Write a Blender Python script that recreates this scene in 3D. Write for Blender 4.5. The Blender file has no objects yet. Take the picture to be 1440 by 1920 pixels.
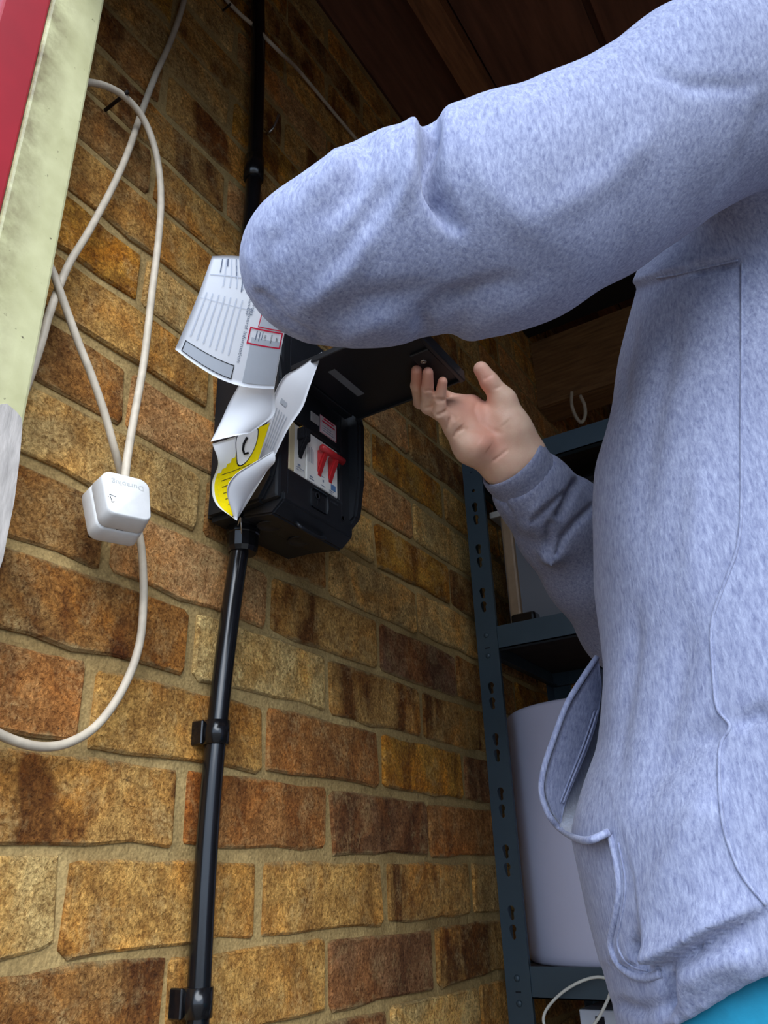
import bpy, bmesh, math, random
import numpy as np
from mathutils import Vector, Matrix
from mathutils.bvhtree import BVHTree

# ------------------------------------------------------------------ camera
FOC, IW, IH = 1484.44, 1440, 1920
YAW, PITCH, ROLL = 0.5514697, 0.4432489, -0.0352985
CAM = np.array([0.55418, -0.42480, -0.03277])
_f = np.array([-math.sin(YAW)*math.cos(PITCH), math.cos(YAW)*math.cos(PITCH), math.sin(PITCH)])
_r = np.array([math.cos(YAW), math.sin(YAW), 0.0]); _u = np.cross(_r, _f)
_c, _s = math.cos(ROLL), math.sin(ROLL)
CR, CU, CF = _c*_r+_s*_u, _c*_u-_s*_r, _f
S = bpy.context.scene
COL = S.collection
cd = bpy.data.cameras.new('camera'); co = bpy.data.objects.new('camera', cd); COL.objects.link(co)
cd.sensor_fit = 'HORIZONTAL'; cd.sensor_width = 36.0; cd.lens = FOC/IW*36.0
cd.clip_start = 0.01; cd.clip_end = 100
co.matrix_world = Matrix(((CR[0], CU[0], -CF[0], CAM[0]), (CR[1], CU[1], -CF[1], CAM[1]),
                          (CR[2], CU[2], -CF[2], CAM[2]), (0, 0, 0, 1)))
S.camera = co
S.view_settings.view_transform = 'Standard'; S.view_settings.look = 'None'
S.view_settings.gamma = 1.0; S.view_settings.use_curve_mapping = False
S.view_settings.exposure = 0.74
S.cycles.use_denoising = True
S.cycles.max_bounces = 6; S.cycles.diffuse_bounces = 4

# ------------------------------------------------------------------ daylight
w = bpy.data.worlds.new('overcast_sky'); S.world = w; w.use_nodes = True
nt = w.node_tree; nt.nodes.clear()
wo = nt.nodes.new('ShaderNodeOutputWorld'); bg = nt.nodes.new('ShaderNodeBackground')
bg.inputs['Color'].default_value = (0.62, 0.77, 1.0, 1); bg.inputs['Strength'].default_value = 1.55
nt.links.new(bg.outputs[0], wo.inputs[0])
sd = bpy.data.lights.new('hazy_sun', 'SUN'); so = bpy.data.objects.new('hazy_sun', sd); COL.objects.link(so)
sd.energy = 2.3; sd.angle = math.radians(50); sd.color = (0.93, 0.96, 1.0)
so.rotation_euler = Vector((-0.58, 0.52, -0.62)).to_track_quat('-Z', 'Y').to_euler()

# ------------------------------------------------------------------ helpers
def ray(px, py):
    return (px-720)/FOC*CR-(py-960)/FOC*CU+CF
def at(px, py, t):
    return CAM+t*ray(px, py)
def on(ax, v, px, py):
    d = ray(px, py); return CAM+(v-CAM[ax])/d[ax]*d

def lin(r, g, b):
    f = lambda c: (c/255/12.92) if c/255 <= 0.04045 else ((c/255+0.055)/1.055)**2.4
    return (f(r), f(g), f(b), 1.0)

def N(t, kind, **kw):
    n = t.nodes.new(kind)
    for k, v in kw.items():
        if k in n.inputs: n.inputs[k].default_value = v
        else: setattr(n, k, v)
    return n

def noise(t, vec, scale, detail=4, rough=0.55, dist=0.0):
    n = N(t, 'ShaderNodeTexNoise'); n.inputs['Scale'].default_value = scale
    n.inputs['Detail'].default_value = detail; n.inputs['Roughness'].default_value = rough
    n.inputs['Distortion'].default_value = dist
    if vec: t.links.new(vec, n.inputs['Vector'])
    return n.outputs['Fac']

def ramp(t, src, a, b, ca=(0, 0, 0, 1), cb=(1, 1, 1, 1)):
    n = N(t, 'ShaderNodeValToRGB'); e = n.color_ramp.elements
    e[0].position, e[1].position = a, b; e[0].color, e[1].color = ca, cb
    t.links.new(src, n.inputs[0]); return n.outputs[0]

def mixc(t, fac, a, b, mode='MIX'):
    n = N(t, 'ShaderNodeMix', data_type='RGBA', blend_type=mode)
    for sock, v in ((n.inputs[0], fac), (n.inputs[6], a), (n.inputs[7], b)):
        if hasattr(v, 'links'): t.links.new(v, sock)
        else: sock.default_value = v
    return n.outputs[2]

def bumpn(t, src, strength, dist, nrm=None):
    n = N(t, 'ShaderNodeBump'); n.inputs['Strength'].default_value = strength
    n.inputs['Distance'].default_value = dist; t.links.new(src, n.inputs['Height'])
    if nrm: t.links.new(nrm, n.inputs['Normal'])
    return n.outputs[0]

def newmat(name, rough=0.6, metal=0.0):
    m = bpy.data.materials.new(name); m.use_nodes = True; t = m.node_tree
    p = t.nodes['Principled BSDF']; p.inputs['Roughness'].default_value = rough
    p.inputs['Metallic'].default_value = metal
    tc = N(t, 'ShaderNodeTexCoord')
    return m, t, p, tc.outputs['Object']

def mat(name, col, rough=0.5, metal=0.0, var=0.15, scale=40, bump=0.0, bscale=200, bdist=0.001, spec=0.5, stretch=None):
    m, t, p, v = newmat(name, rough, metal)
    p.inputs['Specular IOR Level'].default_value = spec
    if stretch:
        mp = N(t, 'ShaderNodeMapping'); mp.inputs['Scale'].default_value = stretch
        t.links.new(v, mp.inputs[0]); v = mp.outputs[0]
    n = noise(t, v, scale)
    lo = tuple(c*(1-var) for c in col[:3])+(1,); hi = tuple(min(1, c*(1+var)) for c in col[:3])+(1,)
    t.links.new(ramp(t, n, 0.3, 0.7, lo, hi), p.inputs['Base Color'])
    if bump: t.links.new(bumpn(t, noise(t, v, bscale), bump, bdist), p.inputs['Normal'])
    return m

def mesh(name, v, f, m=None, parent=None, smooth=False):
    me = bpy.data.meshes.new(name); me.from_pydata([tuple(map(float, x)) for x in v], [], [tuple(map(int, x)) for x in f]); me.update()
    return link(name, me, m, parent, smooth)
def link(name, me, m=None, parent=None, smooth=False):
    o = bpy.data.objects.new(name, me); COL.objects.link(o)
    if m and not me.materials: me.materials.append(m)
    if smooth: me.polygons.foreach_set('use_smooth', [True]*len(me.polygons))
    if parent: o.parent = parent
    return o
def tag(o, label=None, cat=None, group=None, kind=None):
    if label: o['label'] = label
    if cat: o['category'] = cat
    if group: o['group'] = group
    if kind: o['kind'] = kind
    return o
def thing(name, label, cat, group=None):
    o = bpy.data.objects.new(name, None); COL.objects.link(o); o.empty_display_size = 0.02
    return tag(o, label, cat, group)

def bmobj(name, bm, m, parent=None, smooth=False):
    bmesh.ops.recalc_face_normals(bm, faces=bm.faces)
    me = bpy.data.meshes.new(name); bm.to_mesh(me); bm.free()
    return link(name, me, m, parent, smooth)

def add_box(bm, lo, hi, bev=0.0, seg=2, mtx=None):
    r = bmesh.ops.create_cube(bm, size=1.0); vs = r['verts']
    lo, hi = Vector(lo), Vector(hi)
    for v in vs:
        v.co = Vector([(lo[i]+hi[i])/2+v.co[i]*(hi[i]-lo[i]) for i in range(3)])
    if bev:
        es = list({e for v in vs for e in v.link_edges})
        g = bmesh.ops.bevel(bm, geom=es, offset=bev, segments=seg, affect='EDGES', profile=0.6)
        vs = list({v for f in g['faces'] for v in f.verts} | {v for v in vs if v.is_valid})
    if mtx:
        for v in vs: v.co = mtx @ v.co
    return vs

def box(name, lo, hi, m, parent=None, bev=0.0, seg=2, mtx=None, smooth=False):
    bm = bmesh.new(); add_box(bm, lo, hi, bev, seg, mtx)
    return bmobj(name, bm, m, parent, smooth)

def crm(pts, n=8):
    P = [np.array(p, float) for p in pts]; P = [2*P[0]-P[1]]+P+[2*P[-1]-P[-2]]
    out = []
    for i in range(1, len(P)-2):
        for k in range(n):
            t = k/n; a, b, c, d = P[i-1:i+3]
            out.append(0.5*((2*b)+(c-a)*t+(2*a-5*b+4*c-d)*t*t+(3*b-a-3*c+d)*t**3))
    out.append(P[-2]); return out

def tube_vf(path, rad, nseg=10, v0=0):
    V, F = [], []; n = len(path); up = None
    rr = rad if hasattr(rad, '__len__') else [rad]*n
    for i, p in enumerate(path):
        d = path[min(i+1, n-1)]-path[max(i-1, 0)]; d = d/np.linalg.norm(d)
        if up is None:
            a = np.array([0, 0, 1.0]) if abs(d[2]) < 0.9 else np.array([1.0, 0, 0])
        else: a = up
        s = np.cross(d, a); s /= np.linalg.norm(s); up = np.cross(s, d)
        for k in range(nseg):
            an = 2*math.pi*k/nseg
            V.append(p+rr[i]*(math.cos(an)*s+math.sin(an)*up))
    for i in range(n-1):
        for k in range(nseg):
            a = i*nseg+k; b = i*nseg+(k+1) % nseg
            F.append((v0+a, v0+b, v0+b+nseg, v0+a+nseg))
    F.append(tuple(v0+k for k in range(nseg))[::-1]); F.append(tuple(v0+(n-1)*nseg+k for k in range(nseg)))
    return V, F
def tube(name, path, rad, m, parent=None, nseg=12):
    V, F = tube_vf([np.array(p, float) for p in path], rad, nseg)
    return mesh(name, V, F, m, parent, True)

def lathe(name, prof, center, m, parent=None, n=32, axis='z', smooth=True):
    V, F = [], []
    for (r, h) in prof:
        for k in range(n):
            a = 2*math.pi*k/n; x, y = r*math.cos(a), r*math.sin(a)
            if axis == 'z': V.append((center[0]+x, center[1]+y, center[2]+h))
            elif axis == 'x': V.append((center[0]+h, center[1]+x, center[2]+y))
            else: V.append((center[0]+x, center[1]+h, center[2]+y))
    for i in range(len(prof)-1):
        for k in range(n):
            F.append((i*n+k, i*n+(k+1) % n, (i+1)*n+(k+1) % n, (i+1)*n+k))
    F.append(tuple(range(n))[::-1]); F.append(tuple((len(prof)-1)*n+k for k in range(n)))
    o = mesh(name, V, F, m, parent, smooth)
    return o

FLOOR = -0.90
random.seed(7); rng = np.random.default_rng(7)

# ------------------------------------------------------------------ materials
def brick_material():
    m, t, p, v = newmat('rustic_brick', 0.9); p.inputs['Specular IOR Level'].default_value = 0.25
    oi = N(t, 'ShaderNodeObjectInfo')
    mul = N(t, 'ShaderNodeMath', operation='MULTIPLY'); mul.inputs[1].default_value = 37.0
    t.links.new(oi.outputs['Random'], mul.inputs[0])
    cmb = N(t, 'ShaderNodeCombineXYZ')
    for k in range(3): t.links.new(mul.outputs[0], cmb.inputs[k])
    ad = N(t, 'ShaderNodeVectorMath', operation='ADD'); t.links.new(v, ad.inputs[0]); t.links.new(cmb.outputs[0], ad.inputs[1])
    vec = ad.outputs[0]
    mp = N(t, 'ShaderNodeMapping'); mp.inputs['Scale'].default_value = (1, 1, 0.35); t.links.new(vec, mp.inputs[0])
    band = noise(t, mp.outputs[0], 17, 3, 0.6, 0.4)
    bandm = ramp(t, band, 0.46, 0.60)
    bm_ = N(t, 'ShaderNodeMath', operation='MULTIPLY'); t.links.new(bandm, bm_.inputs[0]); t.links.new(oi.outputs['Alpha'], bm_.inputs[1])
    base = oi.outputs['Color']
    dark = mixc(t, 1.0, base, (0.34, 0.23, 0.16, 1), 'MULTIPLY')
    c = mixc(t, bm_.outputs[0], base, dark)
    # warm ochre bloom
    blo = ramp(t, noise(t, vec, 11, 3, 0.6, 0.8), 0.45, 0.7)
    blm = N(t, 'ShaderNodeMath', operation='MULTIPLY'); t.links.new(blo, blm.inputs[0]); blm.inputs[1].default_value = 0.75
    c = mixc(t, blm.outputs[0], c, mixc(t, 1.0, c, (1.35, 0.95, 0.42, 1), 'MULTIPLY'))
    # crinkled sand face: pale ridges, dark hollows
    cr = noise(t, vec, 290, 6, 0.7, 0.5)
    c = mixc(t, 1.0, c, ramp(t, cr, 0.34, 0.64, (0.46, 0.38, 0.30, 1), (1.6, 1.68, 1.78, 1)), 'MULTIPLY')
    mott = ramp(t, noise(t, vec, 48, 5, 0.7, 0.5), 0.40, 0.66, (0.70, 0.64, 0.57, 1), (1.22, 1.25, 1.3, 1))
    c = mixc(t, 1.0, c, mott, 'MULTIPLY')
    pale = ramp(t, noise(t, vec, 30, 6, 0.72, 0.4), 0.50, 0.70)
    pm = N(t, 'ShaderNodeMath', operation='MULTIPLY'); t.links.new(pale, pm.inputs[0]); t.links.new(ramp(t, cr, 0.40, 0.62, (0.08, 0.08, 0.08, 1), (0.75, 0.75, 0.75, 1)), pm.inputs[1])
    c = mixc(t, pm.outputs[0], c, lin(208, 180, 124))
    # mortar smeared over the arrises
    sp = N(t, 'ShaderNodeSeparateXYZ'); t.links.new(v, sp.inputs[0])
    az = N(t, 'ShaderNodeMath', operation='ABSOLUTE'); t.links.new(sp.outputs[2], az.inputs[0])
    wob = N(t, 'ShaderNodeMath', operation='MULTIPLY_ADD'); t.links.new(noise(t, vec, 55, 4, 0.7), wob.inputs[0]); wob.inputs[1].default_value = 0.016; t.links.new(az.outputs[0], wob.inputs[2])
    sm = N(t, 'ShaderNodeMapRange'); sm.inputs[1].default_value = 0.0375; sm.inputs[2].default_value = 0.0425; sm.inputs[4].default_value = 0.85
    t.links.new(wob.outputs[0], sm.inputs[0])
    c = mixc(t, sm.outputs[0], c, lin(172, 146, 98))
    pit = ramp(t, noise(t, vec, 95, 2, 0.5), 0.19, 0.25, (1, 1, 1, 1), (0, 0, 0, 1))
    c = mixc(t, pit, c, (0.015, 0.012, 0.012, 1))
    t.links.new(c, p.inputs['Base Color'])
    b1 = bumpn(t, cr, 0.85, 0.0055)
    b2 = bumpn(t, noise(t, vec, 105, 3, 0.6, 0.8), 0.55, 0.006, b1)
    t.links.new(b2, p.inputs['Normal'])
    return m
M_brick = brick_material()
def mortar_material():
    m, t, p, v = newmat('sandy_mortar', 0.95); p.inputs['Specular IOR Level'].default_value = 0.15
    c = ramp(t, noise(t, v, 9, 5, 0.65), 0.3, 0.72, lin(148, 121, 76), lin(192, 163, 108))
    c = mixc(t, 1.0, c, ramp(t, noise(t, v, 420, 3), 0.3, 0.7, (0.72, 0.72, 0.72, 1), (1.2, 1.2, 1.2, 1)), 'MULTIPLY')
    t.links.new(c, p.inputs['Base Color'])
    b1 = bumpn(t, noise(t, v, 260, 4), 0.6, 0.002)
    t.links.new(bumpn(t, noise(t, v, 45, 3), 0.6, 0.006, b1), p.inputs['Normal'])
    return m
M_mortar = mortar_material()
M_black = mat('black_enclosure_plastic', lin(24, 27, 32), 0.42, var=0.12, scale=30, bump=0.25, bscale=900, bdist=0.0004, spec=0.45)
M_black2 = mat('black_conduit_plastic', lin(17, 17, 19), 0.2, var=0.15, scale=25, bump=0.06, bscale=60, bdist=0.001)
M_white = mat('white_plug_plastic', lin(224, 222, 218), 0.35, var=0.05, scale=90, bump=0.05, bscale=300)
M_flex = mat('grubby_white_flex', lin(196, 182, 160), 0.55, var=0.16, scale=60, bump=0.15, bscale=220)
M_paper = mat('white_paper', lin(246, 247, 250), 0.85, var=0.02, scale=20, bump=0.1, bscale=120, bdist=0.0006, spec=0.2)
M_print = mat('grey_print', lin(120, 128, 146), 0.9, var=0.05, spec=0.1)
M_pgrey = mat('pale_grey_print', lin(200, 205, 212), 0.9, var=0.03, spec=0.1)
M_ink = mat('black_print', lin(36, 36, 40), 0.9, var=0.05, spec=0.1)
M_yel = mat('yellow_print', lin(248, 224, 6), 0.8, var=0.03, spec=0.15)
M_redp = mat('red_print', lin(214, 44, 74), 0.9, var=0.04, spec=0.1)
M_steel = mat('blue_grey_steel', lin(58, 74, 84), 0.42, metal=0.2, var=0.08, scale=20, bump=0.05, bscale=400)
M_zinc = mat('bright_zinc', lin(190, 190, 186), 0.3, metal=0.9, var=0.1)
M_rust = mat('rusty_iron', lin(40, 30, 26), 0.7, metal=0.4, var=0.3, scale=300)
M_drum = mat('white_drum_plastic', lin(206, 206, 228), 0.5, var=0.03, scale=8)
M_wood = mat('dark_old_timber', lin(136, 88, 54), 0.75, var=0.35, scale=22, bump=0.3, bscale=60, stretch=(6, 0.6, 6))
M_woodx = mat('dark_old_timber_cross', lin(138, 100, 62), 0.75, var=0.35, scale=22, bump=0.3, bscale=60, stretch=(0.6, 6, 6))
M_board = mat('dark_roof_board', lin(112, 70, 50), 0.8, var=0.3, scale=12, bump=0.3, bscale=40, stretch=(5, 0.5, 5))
M_conc = mat('concrete', lin(112, 106, 98), 0.9, var=0.2, scale=6, bump=0.4, bscale=80, bdist=0.003)
M_dkbrick = mat('plain_dark_brick', lin(112, 78, 50), 0.9, var=0.3, scale=10, bump=0.4, bscale=70, bdist=0.004)  # plain dark brown for brickwork without single coloured bricks

# ------------------------------------------------------------------ left brick wall
BL, BH, PL, PH = 0.2145, 0.0645, 0.225, 0.075
Y0, Y1, ZTOP = -0.130, 2.0, 1.45
wall = box('wall_left', (-0.22, Y0, FLOOR), (-0.0032, Y1, ZTOP), M_mortar)
tag(wall, 'brick side wall of the garage carrying the consumer unit and cables', None, None, 'structure')

def brick_vf(L, H, rs, proud=0.0):
    """irregular brick front: ragged outline, rounded arris, body running back into the wall"""
    pts = []
    hy, hz = L/2, H/2
    ny = 5 if L > 0.15 else (3 if L > 0.07 else 2)
    cr = min(0.0042, L/5)
    for k in range(ny+1): pts.append((-hy+cr+(L-2*cr)*k/ny, -hz))
    for k in range(2): pts.append((hy, -hz+cr+(H-2*cr)*k))
    for k in range(ny+1): pts.append((hy-cr-(L-2*cr)*k/ny, hz))
    for k in range(2): pts.append((-hy, hz-cr-(H-2*cr)*k))
    n = len(pts); V = []
    jit = rs.normal(0, 0.0017, (n, 2)).clip(-0.0036, 0.0036)
    for ring, (ins, x) in enumerate(((0.0, -0.012), (0.0, -0.0022), (0.0022, 0.0))):
        for k, (y, z) in enumerate(pts):
            yy, zz = y+jit[k][0], z+jit[k][1]
            sy, sz = max(0, 1-2*ins/L), max(0, 1-2*ins/H)
            V.append((x+(rs.normal(0, 0.0004) if ring == 2 else 0), yy*sy, zz*sz))
    F = []
    for r in range(2):
        for k in range(n):
            F.append((r*n+k, r*n+(k+1) % n, (r+1)*n+(k+1) % n, (r+1)*n+k))
    F.append(tuple(2*n+k for k in range(n)))
    return V, F
rs = np.random.default_rng(3)
variants = []
for k in range(14):
    V, F = brick_vf(BL, BH, rs); me = bpy.data.meshes.new('brick'); me.from_pydata(V, [], F); me.update()
    me.materials.append(M_brick); variants.append(me)
PAL = {  # base colour, strength of dark kiln bands
 'tan': (lin(200, 158, 100), 0.35), 'ora': (lin(200, 146, 78), 0.5), 'red': (lin(172, 112, 60), 0.55),
 'drk': (lin(142, 96, 62), 0.7), 'pal': (lin(208, 168, 108), 0.15), 'spk': (lin(158, 110, 60), 0.95),
 'bnd': (lin(190, 140, 78), 1.0), 'pur': (lin(140, 98, 72), 0.6), 'gld': (lin(188, 132, 52), 0.75), 'sal': (lin(196, 142, 92), 0.2),
 'brn': (lin(160, 112, 62), 0.7)}
MAP = {(-3, 1): 'drk', (-3, 2): 'pal', (-3, 0): 'ora',
 (-2, -.5): 'spk', (-2, .5): 'ora', (-2, 1.5): 'drk', (-2, 2.5): 'bnd',
 (-1, -1): 'pal', (-1, 0): 'ora', (-1, 1): 'ora', (-1, 2): 'bnd', (-1, 3): 'tan',
 (0, -.5): 'bnd', (0, .5): 'red', (0, 1.5): 'drk', (0, 2.5): 'red',
 (1, -1): 'red', (1, 0): 'ora', (1, 1): 'red', (1, 2): 'gld', (1, 3): 'drk',
 (2, -.5): 'spk', (2, .5): 'pal', (2, 1.5): 'bnd', (2, 2.5): 'bnd',
 (3, -1): 'spk', (3, 0): 'sal', (3, 1): 'bnd', (3, 2): 'pur',
 (4, -.5): 'tan', (4, .5): 'brn', (4, 1.5): 'tan', (4, 2.5): 'tan',
 (5, -1): 'brn', (5, 0): 'sal', (5, 1): 'pal', (5, 2): 'gld',
 (6, -.5): 'ora', (6, 1.5): 'sal', (6, 2.5): 'pal', (7, 2): 'gld', (7, 3): 'ora', (8, 2.5): 'brn', (8, 1.5): 'sal'}
keys = ['tan', 'ora', 'brn', 'brn', 'bnd', 'spk', 'sal', 'gld']
CUT = {}
for n in range(-9, 20):
    off = 0.0 if n % 2 else 0.5
    zc = n*PH+PH/2
    if zc+PH/2 > ZTOP+0.01: break
    m0 = -2
    while True:
        mm = m0+off; m0 += 1
        ya, yb = mm*PL+(PL-BL)/2, (mm+1)*PL-(PL-BL)/2
        if ya > Y1: break
        ya, yb = max(ya, Y0+0.001), min(yb, Y1-0.001)
        if yb-ya < 0.03: continue
        if yb-ya > BL-0.002: me = variants[rs.integers(14)]
        else:
            V, F = brick_vf(yb-ya, BH, rs); me = bpy.data.meshes.new('brick'); me.from_pydata(V, [], F); me.update(); me.materials.append(M_brick)
        o = link('brick', me, M_brick, wall)
        o.location = (rs.uniform(-0.0005, 0.0018), (ya+yb)/2+rs.normal(0, 0.001), zc+rs.normal(0, 0.0012))
        o.rotation_euler = (rs.normal(0, 0.004), rs.normal(0, 0.006), rs.normal(0, 0.003))
        key = MAP.get((n, mm)) or keys[rs.integers(len(keys))]
        c, a = PAL[key]; j = rs.uniform(0.9, 1.1)
        o.color = (c[0]*j*1.10, c[1]*j*1.17, c[2]*j*1.10, a)
bmV, bmF = [], []
for n in range(-12, -9):                                   # courses below the picture, joined
    off = 0.0 if n % 2 else 0.5
    for m0 in range(-1, 9):
        ya, yb = max((m0+off)*PL+0.005, Y0+0.001), min((m0+off+1)*PL-0.005, Y1-0.001)
        if yb-ya < 0.03: continue
        V, F = brick_vf(yb-ya, BH, rs); k = len(bmV)
        bmV += [(x, y+(ya+yb)/2, z+n*PH+PH/2) for x, y, z in V]; bmF += [tuple(i+k for i in f) for f in F]
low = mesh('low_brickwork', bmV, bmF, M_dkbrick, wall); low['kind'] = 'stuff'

# ------------------------------------------------------------------ shell: floor, ceiling, other walls, jamb
tag(box('floor', (-0.22, -0.19, FLOOR-0.1), (2.7, 2.2, FLOOR), M_conc), 'concrete garage floor', None, None, 'structure')
tag(box('driveway_ground', (-8, -10, FLOOR-0.12), (10, -0.191, FLOOR-0.004), M_conc), 'pale concrete driveway outside the door', None, None, 'structure')
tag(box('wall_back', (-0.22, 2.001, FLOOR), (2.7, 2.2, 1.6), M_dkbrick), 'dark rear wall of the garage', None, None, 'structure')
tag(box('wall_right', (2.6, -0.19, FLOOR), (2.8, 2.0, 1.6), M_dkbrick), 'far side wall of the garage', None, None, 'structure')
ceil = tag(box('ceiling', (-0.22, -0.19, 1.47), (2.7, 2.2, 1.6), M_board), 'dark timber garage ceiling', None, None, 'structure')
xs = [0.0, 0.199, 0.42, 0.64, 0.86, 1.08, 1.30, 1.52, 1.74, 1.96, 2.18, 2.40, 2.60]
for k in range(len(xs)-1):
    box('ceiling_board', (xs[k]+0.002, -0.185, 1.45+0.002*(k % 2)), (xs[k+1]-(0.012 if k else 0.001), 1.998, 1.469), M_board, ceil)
joist = tag(box('trim_1', (0.150, -0.185, 1.405), (0.198, 1.998, 1.449), M_wood), 'timber ceiling joist running beside the brick wall', None, None, 'structure')
tag(box('trim_2', (0.90, -0.185, 1.405), (0.948, 1.998, 1.449), M_wood), 'timber ceiling joist over the middle of the garage', None, None, 'structure')
tag(box('trim_3', (0.0, 1.25, 1.055), (2.59, 1.33, 1.262), M_woodx), 'rough timber cross beam above the rack', None, None, 'structure')
tag(box('trim_6', (0.0, 1.242, 1.056), (2.59, 1.2495, 1.105), M_woodx), 'lighter timber batten along the foot of the cross beam', None, None, 'structure')
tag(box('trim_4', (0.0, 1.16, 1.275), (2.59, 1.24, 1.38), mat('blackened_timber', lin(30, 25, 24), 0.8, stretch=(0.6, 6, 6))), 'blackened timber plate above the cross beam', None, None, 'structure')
tag(box('wall_front', (-0.22, -0.19, 0.85), (2.7, -0.14, 1.47), M_dkbrick), 'unseen lintel over the garage door opening, set low to darken the upper wall', None, None, 'structure')  # out of view; lowered to keep daylight off the upper bricks

def jamb_material():
    m, t, p, v = newmat('cream_gloss_paint', 0.4)
    sep = N(t, 'ShaderNodeSeparateXYZ'); t.links.new(v, sep.inputs[0])
    cream = ramp(t, noise(t, v, 26, 5), 0.35, 0.7, lin(184, 180, 134), lin(204, 200, 154))
    # grime along the edge next to the red board
    mr = N(t, 'ShaderNodeMapRange'); mr.inputs[1].default_value = -0.185; mr.inputs[2].default_value = -0.152
    mr.inputs[3].default_value = 1; mr.inputs[4].default_value = 0; t.links.new(sep.outputs[1], mr.inputs[0])
    g = N(t, 'ShaderNodeMath', operation='MULTIPLY'); t.links.new(mr.outputs[0], g.inputs[0])
    t.links.new(ramp(t, noise(t, v, 18, 6, 0.7), 0.38, 0.62), g.inputs[1])
    g2 = N(t, 'ShaderNodeMath', operation='MULTIPLY'); t.links.new(g.outputs[0], g2.inputs[0]); g2.inputs[1].default_value = 0.95
    c = mixc(t, g2.outputs[0], cream, lin(112, 98, 70))
    spots = ramp(t, noise(t, v, 130, 3, 0.6), 0.25, 0.31, (1, 1, 1, 1), (0, 0, 0, 1))
    c = mixc(t, spots, c, lin(96, 88, 66))
    t.links.new(c, p.inputs['Base Color'])
    t.links.new(bumpn(t, noise(t, v, 60, 4), 0.25, 0.002), p.inputs['Normal'])
    return m
jamb = tag(box('trim_5', (-0.02, -0.185, FLOOR), (0.06, -0.1345, 0.848), jamb_material(), bev=0.0025), 'cream painted timber door post with a peeling bare patch', None, None, 'structure')
# bare timber where the paint has flaked off: low relief patch on the post face
pp = [on(0, 0.0602, *q) for q in ((-40, 765), (12, 757), (30, 772), (40, 785), (41, 800), (36, 860), (26, 940), (12, 1010), (5, 1048), (-30, 1150), (-60, 1150))]
V = [p+np.array([0.0006, 0, 0]) for p in pp]+[p-np.array([0.001, 0, 0]) for p in pp]; n = len(pp)
mesh('bare_wood_patch', V, [tuple(range(n))[::-1]]+[(k, (k+1) % n, n+(k+1) % n, n+k) for k in range(n)],
     mat('weathered_bare_wood', lin(176, 168, 160), 0.85, var=0.2, scale=60, bump=0.4, bscale=150, stretch=(3, 3, 0.7)), jamb)
M_red = mat('red_door_paint', lin(150, 8, 28), 0.6, var=0.12, scale=12, bump=0.08, bscale=60)
door = tag(box('door_1', (-0.9, -0.225, FLOOR+0.02), (0.058, -0.1855, 1.10), M_red, bev=0.002), 'red painted garage door board beside the cream post', None, None, 'structure')

# ------------------------------------------------------------------ conduits and cables
cond = thing('conduit_pipe', 'black plastic conduit running down the bricks below the consumer unit', 'conduit')
gz = 0.325
cpath = [(0.024, 0.150, gz), (0.023, 0.1455, 0.28), (0.0215, 0.1400, 0.222), (0.020, 0.1350, 0.155), (0.020, 0.1312, 0.10), (0.020, 0.1286, 0.05), (0.020, 0.1275, -0.02), (0.020, 0.1285, -0.14), (0.020, 0.130, -0.5), (0.020, 0.130, FLOOR)]
tube('pipe', crm(cpath, 5), 0.0098, M_black2, cond, 16)
for zc, yc in ((0.103, 0.1315), (-0.112, 0.128), (-0.45, 0.13)):
    cl = lathe('saddle_clip', [(0.0104, -0.011), (0.0122, -0.0108), (0.0122, 0.0108), (0.0104, 0.011)], (0.020, yc, zc), M_black2, cond, 20)
    for e in (-1, 1): box('clip_foot', (0.0005, yc+e*0.0118-0.002, zc-0.011), (0.0145, yc+e*0.0118+0.002, zc+0.011), M_black2, cl, 0.001, 1)
gl = lathe('gland_nut', [(0.0105, -0.024), (0.0145, -0.024), (0.0165, -0.019), (0.0168, -0.004), (0.0178, -0.003), (0.0178, 0.010), (0.0155, 0.013), (0.0110, 0.013)], (0.024, 0.150, gz-0.012), M_black2, cond, 14, smooth=False)
up = thing('riser_conduit', 'black conduit rising from behind the sleeve to the dark ceiling', 'conduit')
tube('pipe', crm([(0.0205, 0.140, 0.555), (0.0205, 0.139, 0.72), (0.0205, 0.141, 0.86), (0.0205, 0.136, 1.08), (0.0205, 0.129, 1.20), (0.0205, 0.126, 1.448)], 4), 0.0105, M_black2, up, 14)
lathe('coupling', [(0.0106, -0.02), (0.0134, -0.019), (0.0134, 0.019), (0.0106, 0.02)], (0.0205, 0.1405, 0.845), M_black2, up, 18)

def wallpath(q, x):
    return [on(0, (x if not isinstance(x, (list, tuple)) else x[i]), *p) for i, p in enumerate(q)]
qa = [(352, -60), (345, 0), (322, 72), (292, 140), (264, 215), (240, 285), (214, 345), (188, 395), (163, 440), (132, 490), (112, 535), (92, 590), (78, 640), (62, 690), (40, 750)]
tag(tube('hanging_cable', crm(wallpath(qa, [0.008, 0.008, 0.008, 0.010, 0.012, 0.016, 0.018, 0.02, 0.022, 0.024, 0.026, 0.028, 0.03, 0.03, 0.03])), 0.0036, M_flex),
    'white cable hanging from the top of the bricks and passing behind the cream post', 'cable')
lead = thing('plug_lead', 'white flex looped over a nail with a white three pin plug hanging from it', 'plug')
qb = [(150, 156), (172, 155), (200, 162), (232, 180), (262, 212), (283, 255), (297, 310), (302, 375), (297, 450), (286, 540), (277, 620), (268, 690), (252, 780), (240, 850), (233, 905)]
xb = [0.022, 0.024, 0.027, 0.029, 0.03, 0.03, 0.03, 0.032, 0.034, 0.036, 0.038, 0.040, 0.043, 0.046, 0.048]
tube('flex', crm(wallpath(qb, xb)), 0.0037, M_flex, lead, 12)
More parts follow.
